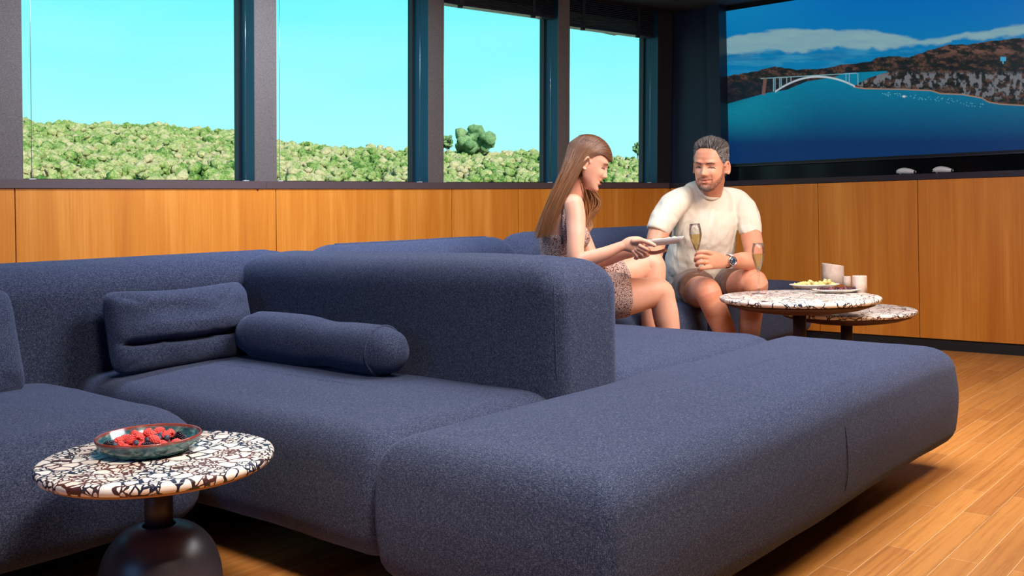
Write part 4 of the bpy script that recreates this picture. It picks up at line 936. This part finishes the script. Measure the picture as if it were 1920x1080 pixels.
# shorts
bm = bmesh.new()
tube(bm, [(Q(1312, 505, 5.08), 0.165, 0.12), (Q(1316, 530, 5.10), 0.175, 0.13)], n=44, lat=latm)
tube(bm, [(Q(1297, 527, 5.06), 0.108), (Q(1299, 538, 4.92), 0.102), (Q(1305, 541, 4.80), 0.094), (Q(1309, 542, 4.74), 0.090)], n=44, flat_end=True)
tube(bm, [(Q(1350, 527, 5.06), 0.108), (Q(1368, 533, 4.94), 0.100), (Q(1380, 533, 4.84), 0.092), (Q(1385, 533, 4.80), 0.090)], n=44, flat_end=True)
sh = mesh_obj('shorts', bm, M['shorts'], man); remesh(sh, 0.005, 8, 0.5)
dm_ = sh.modifiers.new('folds', 'DISPLACE'); dm_.texture = tx; dm_.strength = 0.012; dm_.mid_level = 0.5
face_parts(mh, man, M['lips_m'], M['scalp_m'], gaze=-0.012, open_=0.02, smile=0.036, lw=0.8)
# hair and beard
def hairline(a, male=True):
    a = abs(a); return float(np.interp(a, [0, 0.35, 0.75, 1.0, 1.25, 1.45, 1.75, 2.2, 3.15], [0.86, 0.86, 0.80, 0.66, 0.56, 0.50, 0.40, 0.24, 0.20]))
vs, fs = mh.patch(lambda a, z: min(1, (z - hairline(a) - 0.02) * 6), 0.004, 220, 160); o = arr_obj('hair_base', [inv_of(man) @ p for p in vs], fs, M['scalp_m'], man)
paths, tones = [], []
rh = random.Random(3)
for i in range(8000):
    a = rh.uniform(-math.pi, math.pi); z = rh.random() ** 0.55
    if z < hairline(a) + rh.uniform(0, 0.02): continue
    p0 = head_pt(a, z, 0.0, True); p1 = head_pt(a, z, 0.2, True); nrm = (p1 - p0).normalized(); topf = sm(0.72, 0.90, z) if True else 0
    topf = float(topf); L = 0.030 + 0.090 * topf * (0.75 + 0.25 * math.cos(a)); d1 = (nrm * (0.35 + 0.45 * topf) + V((0.16, -0.75 if z > 0.7 else -0.35, 0.30 * topf - 0.45 * (1 - topf)))).normalized()
    pts = [p0, p0 + nrm * L * 0.35 + d1 * L * 0.25, p0 + nrm * L * 0.42 + d1 * L * 0.75 + V((0, -0.01, -0.01))]
    paths.append([mh.w(q) for q in pts]); g = 0.10 + 0.15 * rh.random() + 0.75 * (1 - topf) * rh.random() ** 1.2; tones.append(g if rh.random() > 0.12 else 0.9)
strands('hair', paths, M['hair_m'], man, r=0.0011, n=3, tones=tones)
def bmask(a, z):
    x = abs(head_pt(a, z, 0, True, False).x); aa = abs(a)
    if aa > 1.55 or z > 0.56: return -1
    lo = float(np.interp(aa, [0, 0.35, 0.6, 0.9, 1.2, 1.42], [0.165, 0.17, 0.19, 0.23, 0.30, 0.48])); m_ = lo - z
    if x < 0.165 and z < 0.335: m_ = max(m_, 0.030 - abs(z - 0.288 + 0.30 * x))
    if 0.125 < x < 0.155 and z < 0.27: m_ = max(m_, 0.012)
    if x < 0.115 and 0.172 < z < 0.262: m_ = -1
    if aa > 1.30 and z > 0.3: m_ = max(m_, 0.02)
    return m_
vs, fs = mh.patch(lambda a, z: min(0.05, bmask(a, z)) * 20, 0.004, 260, 200, 1.6)
stb = mat('stubble', (0.20, 0.105, 0.075), 0.8); k = N(stb); nn_ = k.noise(k.coord(), 700, 2); tr_ = k.new('ShaderNodeBsdfTransparent'); ms_ = k.new('ShaderNodeMixShader')
k.l(k.math('MULTIPLY', k.math('GREATER_THAN', nn_, 0.50), 0.48), ms_.inputs[0]); k.l(tr_.outputs[0], ms_.inputs[1]); k.l(k.b.outputs[0], ms_.inputs[2]); k.l(ms_.outputs[0], [q for q in k.t.nodes if q.type == 'OUTPUT_MATERIAL'][0].inputs[0])
arr_obj('stubble', [inv_of(man) @ p for p in vs], fs, stb, man)
paths, tones = [], []
for i in range(9000):
    a = rh.uniform(-1.55, 1.55); z = rh.uniform(0.0, 0.56)
    m_ = bmask(a, z)
    if m_ <= 0 or rh.random() > min(1, m_ * 14) * (0.95 if z > 0.25 and abs(a) < 0.6 else 0.6 if abs(a) < 0.62 else 0.12): continue
    p0 = head_pt(a, z, -0.004, True); nrm = (head_pt(a, z, 0.1, True) - p0).normalized(); L = 0.015
    paths.append([mh.w(p0), mh.w(p0 + nrm * L * 0.5 + V((0, 0, -L * 0.4))), mh.w(p0 + nrm * L * 0.6 + V((0, 0, -L)))])
    tones.append(rh.random() * 0.25 if z > 0.16 else (0.75 + 0.25 * rh.random() if abs(a) < 0.5 and z < 0.14 and rh.random() < 0.7 else 0.35 * rh.random()))
strands('beard', paths, M['beard'], man, r=0.0007, n=3, tones=tones)
# watch, ring
wc = Q(1366, 490, 4.56); wax = (Q(1376, 490, 4.585) - Q(1356, 490, 4.545)).normalized()
bm = bmesh.new()
for i in range(26):
    a = 2 * math.pi * i / 26; e1 = CU - wax * CU.dot(wax); e1.normalize(); e2 = wax.cross(e1); c = wc + e1 * 0.0325 * math.cos(a) + e2 * 0.0325 * math.sin(a)
    for q in (-1, 0, 1): ball(bm, c + wax * 0.006 * q, 0.0046, 1)
wo = mesh_obj('wristwatch', bm, M['steel'], man)
fd = (-CV * 0.92 + CU * 0.10 + CR * 0.35).normalized(); dc = wc + fd * 0.0345
bm = bmesh.new(); lathe(bm, [(0, 0), (0.0195, 0), (0.0215, 0.003), (0.0205, 0.007), (0.0165, 0.0085), (0.0165, 0.0075), (0, 0.0075)], dc - fd * 0.003, 40, axis=fd); mesh_obj('watch_case', bm, M['steel'], wo)
bm = bmesh.new(); lathe(bm, [(0, 0.0080), (0.0160, 0.0080), (0.0160, 0.0082), (0, 0.0086)], dc - fd * 0.003, 32, axis=fd); mesh_obj('watch_dial', bm, M['dial'], wo)
bm = bmesh.new()
for q in range(12):
    a = q * math.pi / 6; e1 = fd.orthogonal().normalized(); e2 = fd.cross(e1); ball(bm, dc + fd * 0.0054 + (e1 * math.cos(a) + e2 * math.sin(a)) * 0.0125, 0.0013, 1)
mesh_obj('hour_marks', bm, M['teeth'], wo)
rc_a = (Q(1308, 494, 4.482) - Q(1331, 492, 4.505)).normalized(); bm = bmesh.new(); lathe(bm, [(0.0100, -0.002), (0.0112, -0.002), (0.0112, 0.002), (0.0100, 0.002), (0.0100, -0.002)], Q(1318, 491.2, 4.481), 28, axis=rc_a); mesh_obj('ring', bm, M['gold'], man)

# ---- the woman ---------------------------------------------------
wh = Head(P(1086, 352, 4.10), CR * math.cos(math.radians(20)) - CU * math.sin(math.radians(20)) - CV * 0.10, CU * math.cos(math.radians(20)) + CR * math.sin(math.radians(20)), 0.217, False)
wom = empty('person', P(1110, 560, 4.05), label='seated woman with long chestnut hair in a spotted dress holding a white plate', cat='person'); wom.location.z = 0.40
latw = (CV * 0.85 + CR * 0.35); latw.normalize()      # across her shoulders
bm = bmesh.new(); wh.mesh(bm)
tube(bm, [(Q(1090, 335, 4.11), 0.046), (Q(1080, 358, 4.12), 0.045), (Q(1071, 376, 4.13), 0.050)], n=44)
tube(bm, [(Q(1068, 378, 4.13), 0.10, 0.045), (Q(1063, 396, 4.14), 0.145, 0.075), (Q(1058, 425, 4.15), 0.135, 0.090), (Q(1055, 455, 4.16), 0.118, 0.085), (Q(1056, 490, 4.17), 0.112, 0.080), (Q(1062, 530, 4.18), 0.14, 0.10), (Q(1068, 562, 4.18), 0.155, 0.11)], n=44, lat=latw)
# near arm
tube(bm, [(Q(1074, 384, 4.02), 0.045), (Q(1079, 408, 4.00), 0.041), (Q(1080, 440, 3.97), 0.037), (Q(1079, 470, 3.95), 0.034), (Q(1084, 489, 3.94), 0.033), (Q(1105, 485, 3.93), 0.0325), (Q(1132, 476, 3.92), 0.027), (Q(1157, 465, 3.92), 0.021), (Q(1168, 461, 3.92), 0.020)], n=44)
tube(bm, [(Q(1168, 461, 3.92), 0.018, 0.021), (Q(1180, 459, 3.915), 0.018, 0.031), (Q(1194, 459, 3.91), 0.016, 0.034), (Q(1203, 459, 3.91), 0.013, 0.030)], n=44, lat=CV)
# thumb on top of the plate rim, fingers below
tube(bm, [(Q(1188, 452, 3.895), 0.012), (Q(1203, 451, 3.885), 0.0105), (Q(1216, 455, 3.88), 0.0098), (Q(1227, 460, 3.88), 0.0082)], n=12)
for i, (e0, e1, e2, e3) in enumerate((((1200, 461), (1212, 467), (1216, 469), (1213, 470)), ((1197, 466), (1209, 472), (1211, 477), (1207, 478)), ((1193, 469), (1203, 477), (1203, 482), (1199, 482)), ((1188, 472), (1194, 480), (1194, 484), (1191, 484)))):
    dd = 3.885 + 0.006 * i; hand_fingers(bm, [[Q(*e0, dd), Q(*e1, dd), Q(*e2, dd + 0.012), Q(*e3, dd + 0.02)]], 0.0078)
# far arm and hand under the plate
tube(bm, [(Q(1072, 386, 4.30), 0.045), (Q(1082, 420, 4.31), 0.040), (Q(1096, 455, 4.30), 0.036), (Q(1112, 485, 4.26), 0.033), (Q(1135, 486, 4.20), 0.031), (Q(1162, 478, 4.12), 0.025), (Q(1184, 474, 4.06), 0.020)], n=44)
tube(bm, [(Q(1184, 474, 4.06), 0.020, 0.016), (Q(1198, 474, 4.04), 0.032, 0.016), (Q(1212, 473, 4.02), 0.034, 0.014)], n=44, lat=CV)
for i in range(4):
    d0 = 3.985 + 0.021 * i; hand_fingers(bm, [[Q(1212, 474, d0), Q(1228, 474, d0 - 0.003), Q(1240, 471.5, d0 - 0.004), Q(1250 - abs(i - 1.3) * 3, 469, d0)]], 0.0077)
tube(bm, [(Q(1192, 478, 4.00), 0.011), (Q(1204, 481, 3.97), 0.0095), (Q(1215, 478, 3.96), 0.0082)], n=10)
# legs
tube(bm, [(Q(1080, 565, 4.12), 0.092), (Q(1125, 560, 4.10), 0.088), (Q(1170, 557, 4.10), 0.080), (Q(1212, 550, 4.12), 0.066), (Q(1236, 548, 4.13), 0.058), (Q(1243, 566, 4.13), 0.054), (Q(1249, 595, 4.13), 0.0535), (Q(1254, 630, 4.13), 0.046), (Q(1254, 680, 4.12), 0.034), (Q(1252, 742, 4.12), 0.028)], n=44)
tube(bm, [(Q(1085, 560, 4.28), 0.09), (Q(1130, 535, 4.30), 0.085), (Q(1170, 513, 4.33), 0.076), (Q(1205, 497, 4.36), 0.064), (Q(1222, 497, 4.36), 0.058), (Q(1226, 520, 4.35), 0.052), (Q(1223, 560, 4.33), 0.050), (Q(1222, 600, 4.32), 0.046), (Q(1224, 660, 4.28), 0.034), (Q(1226, 718, 4.26), 0.028)], n=44)
for a_px in ((1252, 742, 4.12), (1226, 718, 4.26)):
    p = Q(*a_px); p.z = 0.035; dr = V((CR.x, CR.y, 0)).normalized()
    tube(bm, [(p - dr * 0.02 + V((0, 0, 0.03)), 0.028), (p + dr * 0.04, 0.034, 0.026), (p + dr * 0.12 - V((0, 0, 0.008)), 0.040, 0.018), (p + dr * 0.17 - V((0, 0, 0.014)), 0.034, 0.011)], n=44, lat=dr.cross(Z))
wb = mesh_obj('body', bm, M['skin_w'], wom); remesh(wb, 0.0023, 4, 0.45)
# dress: bodice, straps, skirt
bm = bmesh.new()
tube(bm, [(Q(1057, 440, 4.155), 0.135, 0.094), (Q(1055, 456, 4.16), 0.126, 0.092), (Q(1055, 475, 4.165), 0.120, 0.088), (Q(1058, 505, 4.17), 0.130, 0.095), (Q(1066, 545, 4.18), 0.165, 0.12)], n=52, lat=latw)
ball(bm, Q(1080, 444, 4.08), 0.058, 3); ball(bm, Q(1082, 444, 4.24), 0.058, 3)
tube(bm, [(Q(1085, 562, 4.12), 0.108), (Q(1125, 557, 4.11), 0.103), (Q(1158, 554, 4.10), 0.097), (Q(1176, 553, 4.105), 0.090)], n=44, flat_end=True)
tube(bm, [(Q(1085, 558, 4.28), 0.105), (Q(1125, 537, 4.30), 0.098), (Q(1152, 521, 4.32), 0.088), (Q(1172, 512, 4.33), 0.084)], n=44, flat_end=True)
dr_ = mesh_obj('dress', bm, M['dress'], wom); remesh(dr_, 0.0045, 5, 0.5)
def strap(pts, w_, name='dress_strap'):
    bm = bmesh.new(); tube(bm, [(p, w_, 0.004) for p in pts], n=10, k=5, lat=CR); mesh_obj(name, bm, M['dress'], wom)
strap([Q(1061, 455, 4.03), Q(1060, 438, 4.008), Q(1059, 420, 3.996), Q(1060, 400, 3.994), Q(1064, 380, 4.010), Q(1070, 368, 4.045), Q(1079, 374, 4.05), Q(1087, 400, 4.04), Q(1091, 430, 4.06)], 0.0115)
strap([Q(1062, 440, 4.26), Q(1064, 405, 4.25), Q(1070, 378, 4.23), Q(1084, 400, 4.26), Q(1090, 430, 4.24)], 0.0095)
face_parts(wh, wom, M['lips_w'], M['scalp_w'], gaze=0.0, open_=0.12, smile=0.034, lw=0.75)
def hairline_w(a):
    a = abs(a); return float(np.interp(a, [0, 0.4, 0.8, 1.1, 1.35, 1.6, 1.9, 3.15], [0.86, 0.85, 0.78, 0.68, 0.57, 0.46, 0.2, 0.05]))
vs, fs = wh.patch(lambda a, z: min(1, (z - hairline_w(a) - (0.07 if abs(a) < 1.5 else 0.015)) * 7), 0.006, 220, 160); arr_obj('hair_base', [inv_of(wom) @ p for p in vs], fs, M['scalp_w'], wom)
rw = random.Random(5); paths, tones = [], []
def crv(pts, k=5): return [V(q) for q in cr([tuple(p) for p in pts], k)]
def skull(p, lift):
    c = V((0, -0.04, 0.60)); d = V(p) - c; q = V((d.x / 0.325, d.y / (0.425 if d.y > 0 else 0.42), d.z / 0.405)).length
    return c + d / q * (1 + lift)
for i in range(3400):
    sd = 1 if rw.random() < 0.66 else -1          # her right side is the one towards the camera
    s = rw.random(); lay = rw.uniform(0.045, 0.10)
    y0 = 0.36 - 0.78 * s                           # along the parting, forehead to crown
    far = rw.random() * 0.9 + 0.1 * s
    el_ = lambda y_, x_: sd * x_ * math.sqrt(max(0.02, 1 - ((y_ + 0.04) / 0.47) ** 2))
    y2 = y0 * 0.80 - 0.10 - 0.08 * far; y3 = min(-0.10, y0 * 0.40 - 0.16 - 0.12 * far); y4 = -0.13 - 0.14 * far - 0.17 * s
    ctl = [V((sd * 0.010, y0, 1.0 - max(0, y0) * 0.9)), V((el_(y0 * 0.8, 0.20), y0 * 0.80 - 0.02, 0.93 - max(0, y0) * 0.75)), V((el_(y2, 0.34), y2, 0.75 - 0.03 * far)), V((el_(y3, 0.36), y3, 0.56 - 0.10 * rw.random()))]
    W_ = [wh.w(skull(V(q), lay + 0.03 * min(1, k_ / 6))) for k_, q in enumerate(cr([tuple(q) for q in ctl], 3))]
    t = min(1, max(0, 1 - 0.55 * s - 0.45 * far + rw.uniform(-0.15, 0.15))); u_ = rw.random()
    j = lambda q: rw.uniform(-q, q)
    depth = (3.985 + 0.14 * u_) if sd == 1 else (4.10 + 0.20 * u_)
    ex = 1004 + 33 * t + j(4); ey = 441 - 8 * t + j(9)
    W_ += [Q(1053 + 33 * t + j(2), 326 + j(3), (3.985 + 0.05 * u_) if sd == 1 else depth), Q(1024 + 36 * t + j(3), 378 + j(4), depth), Q(1010 + 33 * t + j(4), 412 + j(5), depth), Q(ex, ey, depth + 0.01)]
    for _ in range(3):
        for q in range(3, len(W_) - 1): W_[q] = W_[q] * 0.5 + (W_[q - 1] + W_[q + 1]) * 0.25
    paths.append(crv(W_, 2)); tones.append(min(0.75, max(0, 0.02 + 0.36 * rw.random() ** 2)))
for i in range(700):
    t = rw.random(); u_ = rw.random(); wv = 5 * math.sin(t * 6 + u_); j = lambda q: rw.uniform(-q, q)
    d = 4.06 + 0.18 * u_
    pts = [wh.w((0.30 * (1 if u_ < 0.5 else -1), -0.10, 0.48)), Q(1090 + 8 * t + j(2), 340, d), Q(1095 + 22 * t + j(3), 362 + j(3), d + 0.02), Q(1098 + 27 * t + j(3), 384 + j(3), d + 0.03), Q(1094 + 16 * t + wv, 408 + j(3), d + 0.03), Q(1092 + 17 * t + j(3), 425, d + 0.02), Q(1092 + 10 * t + wv * 0.7, 442 - rw.uniform(0, 12), d)]
    paths.append(crv(pts, 4)); tones.append(0.35 + 0.45 * rw.random())
strands('hair', paths, M['hair_w'], wom, r=0.0012, n=4, tones=tones, grad=0.5)
bm = bmesh.new(); ball(bm, wh.w((0.34, -0.01, 0.335)), 0.0022, 2); mesh_obj('earring', bm, M['gold'], wom)

# plate in her hands
pl = Q(1238, 460, 3.97); ups = (CU * 1.0 - CR * -0.0).normalized(); xd = (CR * 0.985 + CU * 0.105).normalized(); nd_ = (CU - xd * CU.dot(xd)); nd_ = (nd_ + CV * 0.05).normalized(); yd = nd_.cross(xd)
bm = bmesh.new()
def pr(hx, hy, z, n=8, r_=0.012):
    out_ = []
    for (sx, sy, a0) in ((1, -1, -90), (1, 1, 0), (-1, 1, 90), (-1, -1, 180)):
        for i in range(n + 1): a = math.radians(a0 + 90 * i / n); out_.append(bm.verts.new(pl + xd * (sx * (hx - r_) + r_ * math.cos(a)) + yd * (sy * (hy - r_) + r_ * math.sin(a)) + nd_ * z))
    return out_
R_ = [pr(0.060, 0.045, 0.0), pr(0.062, 0.047, 0.004), pr(0.070, 0.055, 0.005), pr(0.089, 0.072, 0.024), pr(0.0885, 0.0715, 0.026), pr(0.086, 0.069, 0.025), pr(0.068, 0.053, 0.009), pr(0.02, 0.016, 0.008)]
for a, b in zip(R_, R_[1:]):
    for i in range(len(a)): bm.faces.new((a[i], a[(i + 1) % len(a)], b[(i + 1) % len(a)], b[i]))
bm.faces.new(R_[0][::-1]); bm.faces.new(R_[-1])
hp = mesh_obj('serving_plate', bm, M['white']); tag(hp, label='white rectangular plate with slanted rim held in the woman\'s hands', cat='plate'); own_origin(hp, pl)
SNK = ['brown snack on the held plate, nearest her thumb', 'pale yellow snack on the held plate, between the two brown ones', 'brown snack in the middle of the held plate', 'pale yellow snack on the held plate, just right of the brown pieces', 'rightmost pale yellow snack on the held plate']
for i, (a, b, mm) in enumerate(((-0.035, -0.01, 'olive'), (-0.01, 0.02, 'cheese'), (0.015, -0.015, 'olive'), (0.04, 0.01, 'cheese'), (0.055, -0.02, 'cheese'))):
    bm = bmesh.new(); c = pl + xd * a + yd * b + nd_ * 0.020; ball(bm, c, 0.0115, 2, (1.3, 1, 0.9))
    for q in bm.verts: q.co += noise.noise_vector(q.co * 90) * 0.003
    fo = mesh_obj('snack', bm, M[mm]); own_origin(fo, c); tag(fo, label=SNK[i], cat='food', group='snacks on the plate the woman holds')

# ================================================================== OUTSIDE
def az(px_): d = CV + CR * ((px_ - CX) / F_PX); return math.atan2(d.y, d.x)
ridge_px = [-400, 44, 120, 200, 300, 420, 520, 640, 770, 831, 900, 1000, 1080, 1200, 1500]
ridge_py = [252, 250, 252, 247, 243, 246, 262, 268, 270, 272, 276, 272, 282, 286, 290]
az_l = [az(q) for q in ridge_px]
def ridge_h(a, D): 
    py_ = float(np.interp(-a, [-q for q in az_l], ridge_py)); pp = float(np.interp(-a, [-q for q in az_l], ridge_px))
    return EYE + D * ((392.4 - 0.0202 * (pp - 960) - py_) / F_PX) / math.cos(a - YAW)
DR = 62.0
def terr(a, D):
    H = ridge_h(a, DR) - 1.05; t = min(1, max(0, (D - 16) / (DR - 16)))
    base = -1.6 + (H + 1.6) * (t ** 0.75) if D <= DR else H - (D - DR) * 0.12
    return base
vs, fs = [], []; na, nr_ = 90, 60
for i in range(na + 1):
    a = az(-500) + (az(1600) - az(-500)) * i / na
    for j in range(nr_ + 1):
        D = 14 + 70 * j / nr_; h_ = terr(a, D) + noise.noise(V((D * 0.4, a * 22, 0))) * 0.35; vs.append((D * math.cos(a), D * math.sin(a), h_))
for i in range(na):
    for j in range(nr_): b_0 = i * (nr_ + 1) + j; fs.append((b_0, b_0 + 1, b_0 + nr_ + 2, b_0 + nr_ + 1))
gm_ = mat('dry_scrub_ground', (0.45, 0.40, 0.22), 0.95); hl = arr_obj('hillside', vs, fs, gm_); tag(hl, kind='structure')
def leaf_mat(name, cols):
    m = mat(name, rough=0.95, spec=0.05); k = N(m); a = k.noise(k.coord(), 0.45, 2); b = k.noise(k.coord(), 2.4, 3, 0.6); c_ = k.noise(k.coord(), 16, 3, 0.7)
    f = k.math('ADD', k.math('ADD', k.math('MULTIPLY', a, 0.35), k.math('MULTIPLY', b, 0.35)), k.math('MULTIPLY', c_, 0.30))
    k.l(k.ramp(f, cols), k.b.inputs['Base Color']); k.bump(k.noise(k.coord(), 11, 4, 0.8), 1.0, 0.22); return m
M['leaf'] = leaf_mat('scrub_leaves', [(0.40, (0.08, 0.20, 0.05)), (0.45, (0.28, 0.42, 0.10)), (0.50, (0.50, 0.56, 0.20)), (0.56, (0.84, 0.66, 0.38))])
M['leaf2'] = leaf_mat('tree_leaves', [(0.42, (0.16, 0.30, 0.13)), (0.58, (0.42, 0.58, 0.26))])
M['trunk'] = mat('grey_bark', (0.20, 0.15, 0.10), 0.9)
def puff_proto(rng, n, sub):
    bm = bmesh.new()
    for i in range(n):
        d = V((rng.gauss(0, 1), rng.gauss(0, 1), abs(rng.gauss(0, 0.8)))).normalized() * rng.uniform(0.45, 0.85)
        ball(bm, d, rng.uniform(0.14, 0.30), sub)
    for q in bm.verts: q.co += noise.noise_vector(q.co * 5.5) * 0.10 + noise.noise_vector(q.co * 13) * 0.06
    A = np.array([q.co for q in bm.verts]); bm.faces.ensure_lookup_table(); bm.verts.index_update(); F_ = np.array([[q.index for q in f.verts] for f in bm.faces]); bm.free(); return A, F_
rg = random.Random(9); protos = [puff_proto(rg, 24, 1) for _ in range(5)]
AV, AF, base = [], [], 0
for i in range(2300):
    a = rg.uniform(az(1330), az(-160)); t = rg.random() ** 0.6; D = 26 + (DR + 4 - 26) * t
    A, F_ = protos[i % 5]; s = rg.uniform(0.45, 0.95) * (0.6 + 0.5 * D / DR); c_, s_ = math.cos(rg.uniform(0, 6)), 0; th = rg.uniform(0, 6); c_, s_ = math.cos(th), math.sin(th)
    R2 = np.array([[c_, -s_, 0], [s_, c_, 0], [0, 0, 0.85]]) * s
    AV.append(A @ R2.T + np.array([D * math.cos(a), D * math.sin(a), terr(a, D) + 0.1 * s])); AF.append(F_ + base); base += len(A)
AV = np.concatenate(AV); AF = np.concatenate(AF)
me = bpy.data.meshes.new('hillside_scrub'); me.vertices.add(len(AV)); me.vertices.foreach_set('co', AV.ravel()); me.loops.add(AF.size); me.loops.foreach_set('vertex_index', AF.ravel().astype(np.int32))
me.polygons.add(len(AF)); me.polygons.foreach_set('loop_start', np.arange(0, AF.size, 3)); me.update(calc_edges=True); me.polygons.foreach_set('use_smooth', [True] * len(AF)); me.materials.append(M['leaf'])
sc_o = bpy.data.objects.new('hillside_scrub', me); COL.objects.link(sc_o); tag(sc_o, label='sunlit green and straw coloured scrub covering the hillside outside the windows', cat='bushes', kind='stuff')
def tree(px_, py_, wpx, hpx, label, D=58.0, seed=1):
    c = P(px_, py_, D); rt = random.Random(seed); o = empty('tree', (c.x, c.y, c.z - hpx / F_PX * D * 0.9), label=label, cat='tree'); rx, rz_ = wpx / F_PX * D / 2, hpx / F_PX * D / 2
    bm = bmesh.new()
    for i in range(46):
        d = V((rt.gauss(0, 1), rt.gauss(0, 1), rt.gauss(0, 1))).normalized() * rt.uniform(0.35, 0.85); ball(bm, c + V((d.x * rx, d.y * rx, d.z * rz_)), rx * rt.uniform(0.18, 0.30), 2)
    for q in bm.verts: q.co += noise.noise_vector(q.co * 2.2) * 0.14 + noise.noise_vector(q.co * 7) * 0.06
    mesh_obj('crown', bm, M['leaf2'], o)
    bm = bmesh.new(); tube(bm, [(c + V((0, 0, -rz_ * 2.2)), rx * 0.10), (c + V((0, 0, 0)), rx * 0.05)], n=8, k=2); mesh_obj('trunk', bm, M['trunk'], o)
tree(888, 262, 92, 52, 'broad rounded tree on the ridge seen through the third window', seed=2)
tree(838, 267, 26, 34, 'smaller tree on the ridge beside the broad rounded one, at the window post', seed=4)
tree(1195, 280, 22, 30, 'small dark tree on the ridge at the right edge of the narrow window', seed=6)
